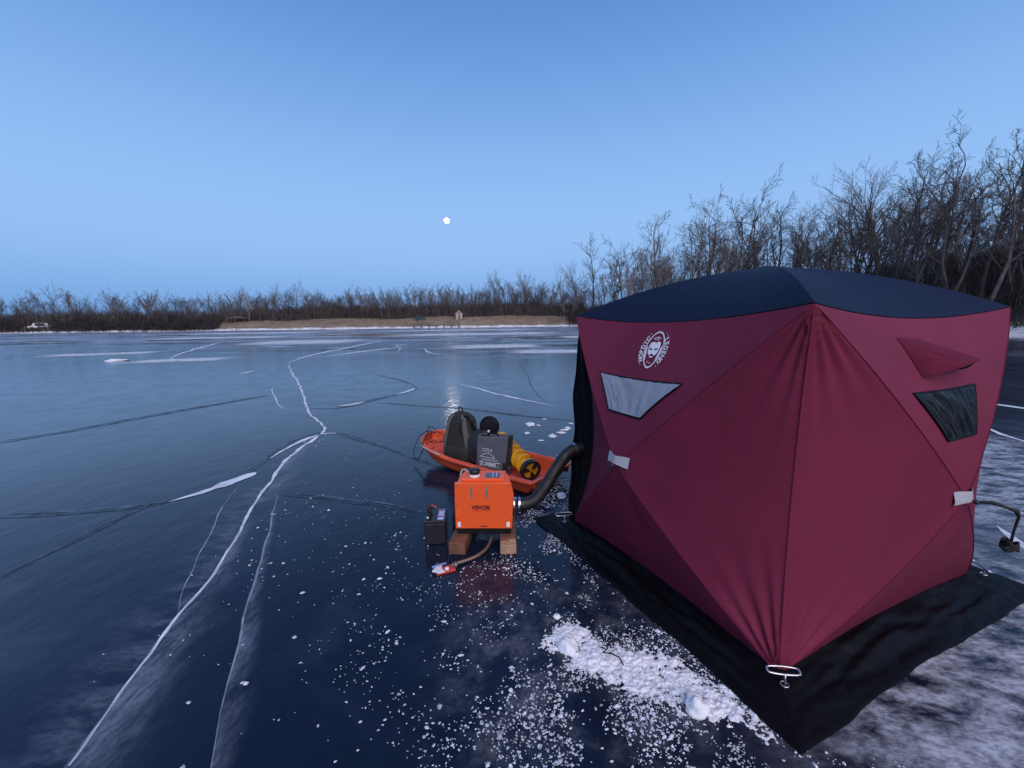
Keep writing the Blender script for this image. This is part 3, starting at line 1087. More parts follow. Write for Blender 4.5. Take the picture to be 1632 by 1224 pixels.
def window(w, At, Bt, quad, pane_mat, wrinkle):
    H = w['H']

    def uvp(s, t):
        (u0, v0), (u1, v1), (u2, v2), (u3, v3) = quad     # top a, top b, bottom b, bottom a
        ua, va = u0 + (u1 - u0) * s, v0 + (v1 - v0) * s
        ub, vb = u3 + (u2 - u3) * s, v3 + (v2 - v3) * s
        return ua + (ub - ua) * t, va + (vb - va) * t
    S = w['top']
    nrm = (Bt - At).cross(H - At).normalized()
    if nrm.dot(w['out']) < 0:
        nrm = -nrm
    fr = MB()
    ring_ = []
    for s, t in [(k / 8, 0) for k in range(8)] + [(1, k / 6) for k in range(6)] + [(1 - k / 8, 1) for k in range(8)] + [(0, 1 - k / 6) for k in range(6)]:
        ring_.append(rel(S(*uvp(s, t)) + nrm * .004))
    fr.tube(ring_, .0055, 6, closed=True)
    win = fr.build('window', MAT['black_cloth'], tent, smooth=True)
    m = MB()

    def pane(s, t):
        p = S(*uvp(.004 + .992 * s, .004 + .992 * t)) + nrm * .007
        e = min(1, 12 * min(s, 1 - s, t * .8 + .02, 1 - t))
        return rel(p + nrm * (wrinkle * e * (nz(s * 9 + 2 * t, t * 2.0, 1.1) + .7 * nz(s * 19 + 3 * t, t * 3, 4.2) + .3 * math.sin(s * 26 + 5 * t) * t)))
    m.grid(pane, 48, 30)
    m.build('pane', MAT[pane_mat], win, smooth=True)
    return win


m_, t_, n_, l_, b_ = new_mat('window_film_dark_inside')
b_.inputs['Base Color'].default_value = (.006, .008, .010, 1)  # near-black colour painted in for the dark tent interior behind clear film
b_.inputs['Roughness'].default_value = .07
b_.inputs['Specular IOR Level'].default_value = .06
nn = noise_node(t_, 14, 4, .6, coords(t_), .8)
bump(t_, b_, nn.outputs['Fac'], .2, .03)
MAT['film'] = m_
window(WALLS[0], CT[0], CT[1], [(.17, .590), (.85, .590), (.79, .345), (.31, .340)], 'curtain', .006)
# on the right wall the corner order runs from the right corner to the near corner
window(WALLS[3], CT[3], CT[0], [(.265, .592), (.82, .585), (.71, .325), (.255, .328)], 'film', .006)

# hood of the vent, right wall
f3, ex3, ey3, nr3, L3, ht3, hx3 = wall_frame(WALLS[3], CT[3], CT[0])


def bary3(a, b):
    """a along the roof edge from the near corner, b towards the hub"""
    v = 1 - b
    return 1 - a / v, v


hc = [bary3(.277, .117), bary3(.385, .120), bary3(.470, .275), bary3(.225, .335)]


def hood(s, t, k=1.0):
    (u0, v0), (u1, v1), (u2, v2), (u3, v3) = hc
    u = (u0 + (u1 - u0) * s) * (1 - t) + (u3 + (u2 - u3) * s) * t
    v = (v0 + (v1 - v0) * s) * (1 - t) + (v3 + (v2 - v3) * s) * t
    bulge = .100 * t ** 1.1 * math.sin(math.pi * min(max(s * .78, 0), 1)) ** .8
    wr = .010 * (nz(s * 6, t * 5, 3.3) + nz(s * 13, t * 9, 8.3)) * math.sin(math.pi * min(s, 1)) * t * 1.6
    return rel(WALLS[3]['top'](u, v) + nr3 * (.003 + (bulge + wr) * k) + ey3 * (-.012 * k * t * math.sin(math.pi * min(1, s * .7))))


m = MB()
m.grid(hood, 24, 22)
hd = m.build('vent_hood', MAT['maroon_hood'], tent, smooth=True)
m = MB()
m.grid(lambda s, t: hood(.52 + .47 * s, .97 + .17 * t * math.sin(math.pi * (.15 + .8 * s)), .93 - .5 * t), 16, 6)
m.build('vent_opening_shade', MAT['matte_black'], hd, smooth=True)  # matte black sheet under the rim, stands in for shade in the opening

# pale reinforcement strips over the wall hubs, with a ring and guy cord
def strip(w, xl, xr, dz_l, dz_r, hh):
    H, out = w['H'], w['out']
    side = V((-out.y, out.x, 0))
    m = MB()

    def fn(u, v):
        s = xl + (xr - xl) * u
        back = -.32 * abs(s) ** 1.0 * .9
        z = (dz_l + (dz_r - dz_l) * u) + (v - .5) * hh * (.75 + .25 * min(1, abs(s) * 14))
        p = H + side * s + out * (.022 + back + .002 * nz(u * 9, v * 4)) + V((0, 0, z))
        p += out * (-.20 * abs(z))
        return rel(p)
    m.grid(fn, 16, 6)
    o = m.build('hub_patch', MAT['grey_patch'], tent, smooth=True)
    c = rel(H + out * .03)
    k = MB()
    k.lathe([(.0, .012), (.010, .010), (.013, 0), (.010, -.006)], 12, Matrix.Translation(c) @ V(out).to_track_quat('Z', 'Y').to_matrix().to_4x4())
    k.build('hub_bolt', MAT['black_plastic'], o, smooth=True)
    return c


c0 = strip(WALLS[0], -.085, .095, .035, .035, .062)
c3 = strip(WALLS[3], -.10, .10, .018, .024, .062)
m = MB()
m.tube([c0, c0 + V((-.02, -.015, -.01)), c0 + V((-.035, -.005, -.022)), c0 + V((-.02, .0, -.035)), c0 + V((-.006, 0, -.015))], .004, 6)
m.build('guy_cord', MAT['rope'], tent, smooth=True)
m = MB()
m.tube([c3, c3 + V((.05, -.02, .005)), c3 + V((.10, -.03, -.012)), c3 + V((.15, -.035, -.03)), c3 + V((.165, -.035, -.06)), c3 + V((.160, -.03, -.13)), c3 + V((.155, -.03, -.2))],
       [.006, .009, .006, .011, .006, .005, .006], 7)
gc = m.build('guy_cord', MAT['rope'], tent, smooth=True)
m = MB()
for k in range(5):
    m.tube([c3 + V((.152 + .030 * math.cos(a) * (1 - .08 * k), -.03 + .026 * math.sin(a), -.215 + .008 * k + .008 * math.sin(3 * a + k))) for a in [x * .45 for x in range(14)]], .0055, 6, closed=True)
m.build('cord_coil', MAT['rope'], gc, smooth=True)

# emblem on the left wall: bearded face in an oval with the maker's name round it
f0, ex0, ey0, nr0, L0, ht0, hx0 = wall_frame(WALLS[0], CT[0], CT[1])
LX = .357 * L0 + .253 * hx0
LY = .253 * ht0 - .052


def lg(x, y, off=.004):
    """emblem coordinates: x to the viewer's right, y up, metres"""
    return rel(f0(LX - .9 * x, LY - .9 * y, off))


def flat_poly(pts, name, mat, parent, off=.004):
    m = MB()
    c = (sum(p[0] for p in pts) / len(pts), sum(p[1] for p in pts) / len(pts))
    vs = [lg(*c, off)] + [lg(x, y, off) for x, y in pts]
    n = len(pts)
    m.add(vs, [(0, 1 + k, 1 + (k + 1) % n) for k in range(n)])
    return m.build(name, MAT[mat], parent)


em = MB()
ER = [(.072 * math.sin(a) * (1 - .22 * max(0.0, -math.cos(a)) ** 1.3), .128 * math.cos(a)) for a in [2 * math.pi * k / 48 for k in range(48)]]
n = len(ER)
em.add([lg(x * q, y * q, .005) for q in (.95, 1.04) for x, y in ER], [(k, (k + 1) % n, n + (k + 1) % n, n + k) for k in range(n)])
emblem = em.build('emblem', MAT['print_white'], tent)
face = [(-.040, .050), (-.018, .058), (.002, .048), (.022, .062), (.043, .050), (.047, .02), (.043, -.010), (.036, -.030), (.022, -.042), (.006, -.030), (-.006, -.030), (-.022, -.042), (-.036, -.030), (-.043, -.010), (-.047, .02)]
flat_poly(face, 'face', 'print_white', emblem, .0045)
for s in (-1, 1):
    flat_poly([(s * .008, .000), (s * .016, -.004), (s * .036, .005), (s * .036, .012), (s * .010, .008)], 'brow', 'print_dark', emblem, .0065)
    flat_poly([(s * .056, .02), (s * .063, .03), (s * .066, -.01), (s * .058, -.05), (s * .040, -.085), (s * .046, -.045), (s * .053, -.01)], 'beard_edge', 'print_white', emblem, .0045)
flat_poly([(-.016, -.046), (.016, -.046), (.013, -.056), (-.013, -.056)], 'mouth', 'print_white', emblem, .0045)
for (x, y, r) in ((-.02, .083, .007), (.0, .09, .008), (.02, .083, .007), (.008, .074, .006), (-.01, .074, .005), (-.016, -.088, .005), (.004, -.094, .005)):
    flat_poly([(x + r * 1.8 * math.cos(a), y + r * .5 * math.sin(a) + .004 * math.cos(a)) for a in [k * .785 for k in range(8)]], 'hair_lock', 'print_white', emblem, .0045)
for word, a0, a1 in (('NORDIC', -126, -54), ('LEGEND', 54, 126)):
    for k, ch in enumerate(word):
        a = R(a0 + (a1 - a0) * k / 5)
        me = text_mesh(ch, .043, 0, .0016)
        px_, py_ = .094 * math.sin(a), .128 * math.cos(a)
        rot_ = -a
        for v_ in me.vertices:
            x, y = v_.co.x, v_.co.y
            v_.co = lg(px_ + x * math.cos(rot_) - y * math.sin(rot_), py_ + x * math.sin(rot_) + y * math.cos(rot_), .005)
        link('letter', me, MAT['print_white'], emblem)
for k in range(40):
    a = 2 * math.pi * k / 40
    if abs(math.cos(a)) > .86:
        continue
    x, y = .114 * math.sin(a), .140 * math.cos(a)
    flat_poly([(x + .0035 * math.cos(b), y + .0035 * math.sin(b)) for b in (0, 1.05, 2.1, 3.14, 4.2, 5.25)], 'dot', 'print_white', emblem, .005)

# ice anchors at the tent corners
def anchor(p, rz, label):
    t = thing('ice_anchor', label, 'anchor', p, rz, None)
    m = MB()
    pts = [(.055 * max(-1, min(1, 1.5 * math.cos(a))) + .012 * math.cos(a), .016 * math.sin(a), .085 + .006 * math.sin(a)) for a in [2 * math.pi * k / 24 for k in range(24)]]
    m.tube(pts, .0048, 8, closed=True)
    m.build('handle', MAT['grey_metal'], t, smooth=True)
    m = MB()
    m.tube([(0, -.016, .083), (0, -.02, .06), (.004, -.018, .02), (0, -.016, -.06)], .0045, 8)
    m.build('stem', MAT['grey_metal'], t, smooth=True)
    m = MB()
    m.tube([(.016 * math.cos(a), -.018 + .016 * math.sin(a), .034) for a in [2 * math.pi * k / 14 for k in range(14)]], .003, 6, closed=True)
    m.build('grommet', MAT['grey_metal'], t, smooth=True)
    return t


anchor((1.178, 1.585, .035), R(-8), 'bent steel ice anchor at the tent corner nearest the snow pile')
anchor((.405, 3.10, .03), R(10), 'bent steel ice anchor beside the unzipped tent door')
anchor((2.905, 2.335, .03), R(75), 'bent steel ice anchor at the tent corner under the clear window')

# ------------------------------------------------------------------ diesel heater on its blocks
HZ = .135
heater = thing('heater', 'orange portable diesel heater standing on two wood blocks', 'heater', (-.222, 2.85, HZ), R(-1.5))
m = MB()
m.box(-.195, .195, .02, .215, .0, .350)
m.build('body', MAT['orange_metal'], heater, bevel=.006)
m = MB()
m.prism([(-.212, .0), (.208, .0), (.212, .06), (.218, .20), (.224, .265), (.205, .355), (-.210, .355), (-.213, .2)], -.006, .022)
front = m.build('front_panel', MAT['orange_metal'], heater, bevel=.004)
for x in (-.088, .026):
    m = MB()
    m.prism([(x + .0075 * math.cos(a), .282 + (.042 if math.sin(a) > 0 else -.042) + .0075 * math.sin(a)) for a in [2 * math.pi * k / 16 for k in range(16)]], -.0085, -.005)
    m.build('sight_slot', MAT['grey_metal'], front)
for x in (-.184, .180):
    m = MB()
    m.box(x - .012, x + .012, -.011, -.005, .014, .052)
    m.build('latch', MAT['white_plastic'], front, bevel=.002)
m = MB()
m.box(-.026, .026, -.0085, -.005, .017, .022)
m.build('handle_slot', MAT['matte_black'], front)
for x in (-.196, .196):
    for z in (.075, .19, .335):
        m = MB()
        m.lathe([(.0, .0045), (.0035, .004), (.005, .0)], 10, Matrix.Translation((x, -.006, z)) @ Matrix.Rotation(R(90), 4, 'X'))
        m.build('screw', MAT['dull_metal'], front, smooth=True)
me = text_mesh('VEVOR', .041, .0006, .0018, 1.08)
link('lettering', me, MAT['print_dark'], front, loc=(-.020, -.0085, .165), rot=(R(90), 0, 0))
me = text_mesh('TOUGH TOOLS, HALF PRICE', .0098, .0004)
link('slogan', me, MAT['dark_red'], front, loc=(-.020, -.0085, .141), rot=(R(90), 0, 0))
m = MB()
m.box(-.165, .158, .035, .205, .349, .372)
top = m.build('top_plate', MAT['orange_metal'], heater, bevel=.004)
m = MB()
m.lathe([(.0, .0), (.040, .0), (.040, .018), (.036, .020)], 24, Matrix.Translation((-.072, .095, .372)))
neck = m.build('filler_neck', MAT['white_plastic'], heater, smooth=False)
m = MB()
m.lathe([(.036, .018), (.040, .022), (.041, .046), (.034, .056), (.0, .058)], 24, Matrix.Translation((-.072, .095, .372)))
m.build('filler_cap', MAT['black_plastic'], neck, smooth=True)
m = MB()
m.box(.010, .118, .060, .150, .371, .3765)
disp = m.build('control_panel', MAT['screen'], heater, bevel=.001)
for x in (.066, .094):
    m = MB()
    m.box(x - .003, x + .003, .064, .146, .376, .3785)
    m.build('button_strip', MAT['print_pale'], disp)
m = MB()
m.tube([(-.185, .16, .30), (-.19, .17, .36), (-.175, .18, .392), (-.15, .17, .395), (-.125, .14, .385), (-.1, .12, .382)], .006, 8)
m.build('filler_hose', MAT['rope_pale'], heater, smooth=True)
m = MB()
m.box(-.2, .2, .0, .23, -.045, -.002)
m.build('base', MAT['matte_black'], heater, bevel=.003)
m = MB()
m.box(.176, .196, .16, .19, .34, .41)
m.build('carry_handle', MAT['black_plastic'], heater, bevel=.006)
pm = Matrix.Translation((.196, .10, .145)) @ Matrix.Rotation(R(90), 4, 'Y')
m = MB()
m.lathe([(.052, .0), (.052, .05), (.047, .05)], 24, pm)
m.build('outlet_collar', MAT['grey_metal'], heater, smooth=True)
m = MB()
m.tube([(-.19, .12, .24), (-.225, .10, .2), (-.235, .09, .1), (-.245, .07, .02), (-.225, .06, -.03), (-.215, .09, .04), (-.235, .1, .12), (-.25, .06, .06), (-.24, .05, -.01), (-.31, .02, -.02), (-.38, -.0, .04), (-.385, .02, .10)], .005, 6)
m.tube([(-.2, .1, .19), (-.235, .08, .13), (-.23, .05, .0), (-.25, .07, -.06), (-.22, .1, -.03), (-.225, .06, .08)], .006, 6)
m.build('power_cable', MAT['rubber'], heater, smooth=True)
m = MB()
m.tube([(-.07, .1, -.04), (-.06, .06, -.09), (-.03, .04, -.11), (.0, .05, -.10), (.01, .08, -.05)], .007, 8)
m.build('intake_hose', MAT['rubber'], heater, smooth=True)
pts = [(.055, .12, -.04), (.055, .06, -.075), (.045, -.02, -.10), (.02, -.10, -.112), (-.03, -.17, -.118), (-.09, -.215, -.120), (-.15, -.255, -.117), (-.20, -.29, -.116)]
sm = []
for a, b in zip(pts, pts[1:]):
    for k in range(8):
        sm.append(V(a).lerp(V(b), k / 8))
sm.append(V(pts[-1]))
for _ in range(6):
    sm = [sm[0]] + [(sm[i - 1] + sm[i] * 2 + sm[i + 1]) / 4 for i in range(1, len(sm) - 1)] + [sm[-1]]
fine = []
for a, b in zip(sm, sm[1:]):
    fine += [a, a.lerp(b, .5)]
m = MB()
m.tube(fine, [.0135 if k % 2 else .0115 for k in range(len(fine))], 10)
m.build('exhaust_pipe', plain('heated_steel', (.34, .25, .20), .4, .3, 25, .3, metal=.8), heater, smooth=True)

# duct from heater to tent
duct = thing('hot_air_duct', 'black flexible hot air duct running from the orange heater into the tent', 'duct', (.0, 2.95, .0))
P0 = [V((.025, 2.945, .28)), V((.09, 2.95, .272)), V((.17, 2.965, .30)), V((.25, 2.99, .40)), V((.33, 3.03, .52)), V((.41, 3.07, .615)), V((.48, 3.10, .655)), V((.56, 3.12, .665))]
sm = []
for a, b in zip(P0, P0[1:]):
    for k in range(10):
        sm.append(a.lerp(b, k / 10))
sm.append(P0[-1])
for _ in range(14):
    sm = [sm[0]] + [(sm[i - 1] + sm[i] * 2 + sm[i + 1]) / 4 for i in range(1, len(sm) - 1)] + [sm[-1]]
fine = []
for a, b in zip(sm, sm[1:]):
    fine += [a - V((0, 2.95, 0)), a.lerp(b, .5) - V((0, 2.95, 0))]
m = MB()
m.tube(fine, [.049 if k % 2 else .0465 for k in range(len(fine))], 20)
m.build('hose', MAT['rubber'], duct, smooth=True)
for p, q in ((sm[2], sm[3]), (sm[-10], sm[-9])):
    d = (q - p).normalized()
    m = MB()
    m.tube([p - V((0, 2.95, 0)) - d * .008, p - V((0, 2.95, 0)) + d * .008], .0515, 20, caps=False)
    m.build('clamp', MAT['grey_metal'], duct, smooth=True)

# wood blocks
blk = thing('wood_block', 'reddish brown wood block under the battery side of the heater', 'wood block', (-.392, 2.90, .004), R(-6))
m = MB()
m.box(-.060, .060, -.185, .24, 0, .086)
m.build('block', MAT['wood_brown'], blk, bevel=.004)
blk = thing('wood_block', 'pale wood block under the duct side of the heater', 'wood block', (-.045, 2.90, .004), R(1))
m = MB()
m.box(-.058, .058, -.185, .24, 0, .070)
m.build('block', MAT['wood_pale'], blk, bevel=.004)
m = MB()
m.box(-.058, .058, -.120, .24, .071, .086)
m.build('shim', MAT['wood_brown'], blk, bevel=.003)
m = MB()
m.box(.005, .056, -.155, -.122, .071, .083)
m.build('offcut', MAT['wood_pale'], blk, bevel=.003)

# flattened bracket under the exhaust end
br = thing('exhaust_rest', 'crushed red and white can holding up the end of the exhaust pipe', 'can', (-.458, 2.535, .002), R(24))
m = MB()
m.box(-.075, .055, -.036, .036, .0, .014)
m.build('sheet', MAT['red_plastic'], br, bevel=.004)
m = MB()
m.prism([(-.10, .0), (-.06, -.04), (-.02, -.04), (-.03, .0), (-.02, .038), (-.06, .038)], .014, .024, 'z')
m.build('folded_end', MAT['print_white'], br, bevel=.003)
m = MB()
m.tube([(-.09, .034, .026), (.01, .040, .028)], .008, 8)
m.build('rolled_edge', MAT['label_blue'], br, smooth=True)
m = MB()
m.lathe([(.0, .030), (.014, .027), (.016, .014)], 14, Matrix.Translation((.0, -.012, 0)))
m.build('cap', MAT['white_plastic'], br, smooth=True)
m = MB()
m.lathe([(.021, .0), (.021, .022)], 14, Matrix.Translation((.055, .006, .02)) @ Matrix.Rotation(R(90), 4, 'Y'))
m.build('pipe_ring', MAT['dull_metal'], br, smooth=True)

# battery
bat = thing('battery', 'black car battery with blue and white label beside the orange heater', 'battery', (-.598, 2.93, .003), R(5))
m = MB()
m.box(-.078, .078, -.07, .12, 0, .165)
m.build('case', MAT['black_plastic'], bat, bevel=.006)
m = MB()
m.box(-.082, .082, -.074, .124, .163, .192)
m.build('lid', MAT['black_plastic'], bat, bevel=.005)
m = MB()
m.box(.018, .068, -.062, .112, .1915, .1945)
lab = m.build('label', MAT['label_blue'], bat)
for y, mt in ((-.045, 'print_white'), (-.01, 'red_plastic'), (.02, 'print_white'), (.06, 'print_white'), (.09, 'red_plastic')):
    m = MB()
    m.box(.026, .060, y - .008, y + .006, .1945, .1955)
    m.build('label_mark', MAT[mt], lab)
for y in (-.045, .095):
    m = MB()
    m.lathe([(.012, .0), (.010, .022), (.0, .023)], 12, Matrix.Translation((-.052, y, .191)))
    m.build('terminal', MAT['grey_metal'], bat, smooth=True)
m = MB()
m.box(-.066, -.030, .02, .075, .191, .235)
m.box(-.060, -.040, -.02, .03, .2, .22)
m.build('cable_clamp', MAT['rubber'], bat, bevel=.005)
m = MB()
m.tube([(-.045, .06, .235), (-.03, .05, .262), (.0, .03, .255), (.02, .04, .225)], .005, 6)
m.build('red_lead', MAT['red_plastic'], bat, smooth=True)
m = MB()
m.tube([(-.08, .08, .02), (-.078, .105, .03), (-.088, .10, .0)], .004, 6)
m.tube([(-.05, .02, .23), (-.07, .04, .262), (-.05, .06, .266), (-.03, .05, .24)], .004, 6)
m.build('black_lead', MAT['rubber'], bat, smooth=True)

# ------------------------------------------------------------------ sled and its load
SL = 1.84
sled = thing('sled', 'orange plastic cargo sled loaded with gear behind the heater', 'sled', (-.32, 4.44, .004), R(-39.7))


def sled_fn(u, v):
    """u along from front to rear, v round the tub from one rim to the other"""
    x = -SL / 2 + SL * u
    front_k = max(0, 1 - u / .42)
    rear_k = max(0, (u - .93) / .07)
    zb = .006 + .20 * front_k ** 2.4 + .02 * rear_k
    zr = .185 + .115 * front_k ** 1.6
    hw = .335 * math.sqrt(max(0.0, 1 - max(0, 1 - u / .26) ** 2.3)) * (1 - .05 * rear_k)
    hw = max(hw, .002)
    prof = [(1.10, -.035), (1.10, -.002), (1.02, 0), (.985, 0), (.93, -.45), (.86, -.80), (.78, -.96), (.66, -1.0), (.5, -1.0), (.32, -.93), (.22, -1.0), (.0, -1.0)]
    full = prof + [(-a, b) for a, b in prof[-2::-1]]
    k = v * (len(full) - 1)
    i = min(int(k), len(full) - 2)
    a = full[i][0] + (full[i + 1][0] - full[i][0]) * (k - i)
    b = full[i][1] + (full[i + 1][1] - full[i][1]) * (k - i)
    dep = max(zr - zb, .02)
    if b >= -.04 and abs(a) > 1.05:
        z = zr + b
    else:
        z = zr + b * dep
    xx = x
    if rear_k > 0:
        z = max(z, zb + dep * rear_k ** 1.5 * (1.0 if abs(a) < .9 else 0) * .97)
    return (xx, a * hw, z)


m = MB()
m.grid(sled_fn, 70, 46)
m.build('tub', MAT['orange_plastic'], sled, smooth=True, solid=.006)
m = MB()
m.box(SL / 2 - .006, SL / 2 + .026, -.36, .36, .168, .188)
m.build('rear_rim', MAT['orange_plastic'], sled, bevel=.006)
m = MB()
m.tube([(-.86, .0, .30), (-.96, -.05, .30), (-1.0, -.14, .24), (-.93, -.28, .12), (-.82, -.36, .05), (-.72, -.38, .06), (-.68, -.34, .17), (-.66, -.30, .25), (-.6, -.22, .29),
        (-.52, -.2, .26), (-.55, -.1, .33), (-.66, -.12, .36), (-.74, -.22, .33), (-.70, -.32, .26), (-.58, -.36, .20), (-.5, -.3, .24)], .0055, 6)
m.tube([(-.86, .02, .31), (-.95, .06, .33), (-.93, -.04, .36), (-.82, -.14, .34), (-.7, -.26, .29), (-.6, -.24, .26), (-.5, -.16, .28), (-.44, -.1, .30)], .005, 6)
m.build('tow_rope', MAT['rope'], sled, smooth=True)
m = MB()
m.tube([(-.68, -.345, .22), (-.70, -.36, .245), (-.60, -.37, .232), (-.45, -.375, .212), (-.32, -.378, .205)], .006, 6)
m.build('edge_trim', MAT['rope_pale'], sled, smooth=True)


def blob(fn, nu=28, nv=24):
    m = MB()
    m.grid(fn, nu, nv)
    return m


# backpack
pack = thing('backpack', 'dark olive backpack standing in the orange sled', 'backpack', (-.60, 4.66, .03), R(-22))


def pack_fn(u, v):
    a = 2 * math.pi * u
    z = .60 * v
    wd = .215 * (1 - .50 * max(0, v - .25) ** 1.5) * (1 if v > .04 else .9)
    dp = .15 * (1 - .35 * v ** 1.3)
    top = math.sqrt(max(0, 1 - max(0, (v - .78) / .22) ** 2.2))
    ca, sa = math.cos(a), math.sin(a)
    e = .62
    x = wd * top * math.copysign(abs(ca) ** e, ca)
    y = dp * top * math.copysign(abs(sa) ** e, sa)
    r = 1 + .045 * nz(3 * ca, 3 * sa, v * 5)
    return (x * r - .02 * v, y * r + .05 * v, z)


blob(pack_fn, 40, 30).build('pack_body', MAT['pack_dark'], pack, smooth=True)


def on_pack(a, v, k=1.03):
    p = V(pack_fn(a / (2 * math.pi) % 1, v))
    c = V((-.02 * v, .05 * v, p.z))
    return c + (p - c) * k


for c_, wdt in ((4.25, .17), (5.05, .17)):
    m = MB()
    m.grid(lambda u, v: on_pack(c_ + (c_ - 4.68) * (.65 * (1 - v) ** 1.5 * 1.1) + (u - .5) * wdt * 2.0, .22 + .73 * v, 1.06), 6, 20)
    m.build('side_panel', MAT['pack_grey'], pack, smooth=True)
m = MB()
m.grid(lambda u, v: on_pack(4.05 + 1.3 * u, .05 + .30 * v, 1.03 + .17 * math.sin(math.pi * min(1, v * 1.02)) ** .5 * math.sin(math.pi * u) ** .4), 16, 12)
m.build('front_pocket', MAT['pack_dark'], pack, smooth=True)
m = MB()
m.tube([(-.05, .04, .585), (-.05, .03, .625), (-.03, .03, .645), (-.005, .03, .64), (.005, .04, .59)], .007, 6)
m.build('haul_loop', MAT['black_cloth'], pack, smooth=True)
m = MB()
m.tube([(.05, -.03, .56), (.12, -.06, .56), (.165, -.07, .50), (.20, -.06, .43), (.215, -.03, .36), (.21, .0, .30)], .011, 6)
m.tube([(.08, -.09, .54), (.06, -.12, .49), (.05, -.135, .42), (.08, -.14, .36)], .005, 6)
m.build('shoulder_strap', MAT['black_cloth'], pack, smooth=True)

# shopping bag
bag = thing('tote_bag', 'grey tote bag with faded mountain print leaning in the orange sled', 'bag', (-.215, 4.25, .085), R(-31))


def bag_fn(u, v):
    a = 2 * math.pi * u
    z = .36 * v
    ca, sa = math.cos(a), math.sin(a)
    wd = .205 * (.93 + .09 * v)
    dp = .075 * (1 - .25 * v)
    x = wd * math.copysign(abs(ca) ** .35, ca)
    y = dp * math.copysign(abs(sa) ** .35, sa)
    y += .012 * nz(x * 9, z * 7, 2.0) + .05 * v
    z += .022 * x / .2 * v
    return (x, y, z)


m = MB()
m.grid(bag_fn, 56, 16)
bb = m.build('bag_body', MAT['bag_grey'], bag, smooth=True, solid=.004)
m = MB()
m.grid(lambda u, v: V(bag_fn((.90 + .13 * u) % 1, v)) * 1.012 + V((.004, -.004, 0)), 10, 14)
m.build('gusset', MAT['bag_black'], bag, smooth=True)
m = MB()
m.box(-.19, .19, -.005, .10, .10, .34)
m.build('contents', MAT['matte_black'], bag, bevel=.03)
m = MB()
m.tube([(-.06, .01, .35), (-.06, .0, .375), (-.03, .0, .39), (.03, .0, .395), (.07, .0, .385), (.07, .01, .36)], .009, 6)
m.build('handle', MAT['black_cloth'], bag, smooth=True)
m = MB()
m.box(.185, .225, -.115, -.075, -.12, .13)
m.build('black_strap', MAT['bag_black'], bag, bevel=.012)


def bag_print(s, size, x, z, sp=1.0, bold=.0008):
    me = text_mesh(s, size, 0, bold, sp)
    for v_ in me.vertices:
        xx, zz = v_.co.x + x, v_.co.y + z
        yy = -.075 * (1 - .25 * zz / .36) + .012 * nz(xx * 9, zz * 7, 2.0) + .05 * zz / .36 - .013
        v_.co = (xx, yy, zz + .022 * xx / .2 * zz / .36)
    link('bag_print', me, MAT['print_pale'], bb)


bag_print('COLA', .050, -.045, .213)
bag_print('SUMMIT', .070, .0, .066, 1.0, .002)
bag_print('AVIATION SAFETY', .024, .0, .112)
m = MB()
pts = []
for x, z in [(-.12, .135), (-.09, .160), (-.05, .176), (-.01, .176), (.03, .160), (.065, .135)]:
    pts.append((x, -.075 * (1 - .25 * z / .36) + .012 * nz(x * 9, z * 7, 2.0) + .05 * z / .36 - .012, z))
m.tube(pts, .004, 4)
b_line = [(x, y, z) for x, y, z in (pts[0], pts[-1])]
m.tube(b_line, .004, 4)
m.build('mountain_mark', MAT['print_pale'], bb)

# round black pan behind the bag
disc = thing('round_lid', 'round black lid with pale button behind the grey tote bag', 'lid', (-.262, 4.50, .36), 0)
dm = Matrix.Translation((0, 0, .13)) @ Matrix.Rotation(R(78), 4, 'X') @ Matrix.Rotation(R(-14), 4, 'Y')
m = MB()
m.lathe([(.0, .030), (.05, .029), (.105, .014), (.118, .0), (.112, -.02), (.0, -.022)], 28, dm)
m.build('lid_body', MAT['matte_black'], disc, smooth=True)
m = MB()
m.lathe([(.0, .044), (.014, .042), (.018, .028)], 12, Matrix.Translation((0, 0, -.055)) @ dm)
m.build('button', MAT['white_plastic'], disc, smooth=True)
coat = MB()
coat.grid(lambda u, v: ((.21 + .05 * nz(u * 4, v * 3)) * math.sin(math.pi * v) * math.cos(2 * math.pi * u), (.13 + .03 * nz(u * 6, v * 4, 4)) * math.sin(math.pi * v) * math.sin(2 * math.pi * u),
                         .22 - (.20 + .04 * nz(u * 5, v * 5, 9)) * math.cos(math.pi * v) * 1.0), 26, 18)
co_ = coat.build('coat', MAT['bag_black'], None, smooth=True)
co_.location = (-.33, 4.50, .03)
tag(co_, 'bundled dark coat stuffed between the backpack and the tote bag', 'coat')

# auger lying in the sled
aug = thing('ice_auger', 'yellow spiral ice auger bit lying in the orange sled', 'auger', (.185, 3.975, .155))
ad = V((-.42, .86, .17)).normalized()
am = ad.to_track_quat('Z', 'Y').to_matrix().to_4x4()
LA, TURN, RA = .80, 7.0, .100
m = MB()
m.grid(lambda u, v: am @ V(((.03 + (RA - .03) * v) * math.cos(2 * math.pi * TURN * u), (.03 + (RA - .03) * v) * math.sin(2 * math.pi * TURN * u), .03 + LA * u + .010 * v)), 220, 5)
m.build('flighting', MAT['yellow'], aug, smooth=True, solid=.028)
m = MB()
m.lathe([(.052, .02), (.052, LA + .05), (.0, LA + .05)], 16, am)
m.build('shaft', MAT['yellow'], aug, smooth=True)
m = MB()
m.lathe([(.098, .05), (.110, .045), (.108, .010), (.098, .012)], 28, am, False)
m.lathe([(.110, -.006), (.088, -.006), (.088, .012), (.110, .012), (.110, -.006)], 28, am, False)
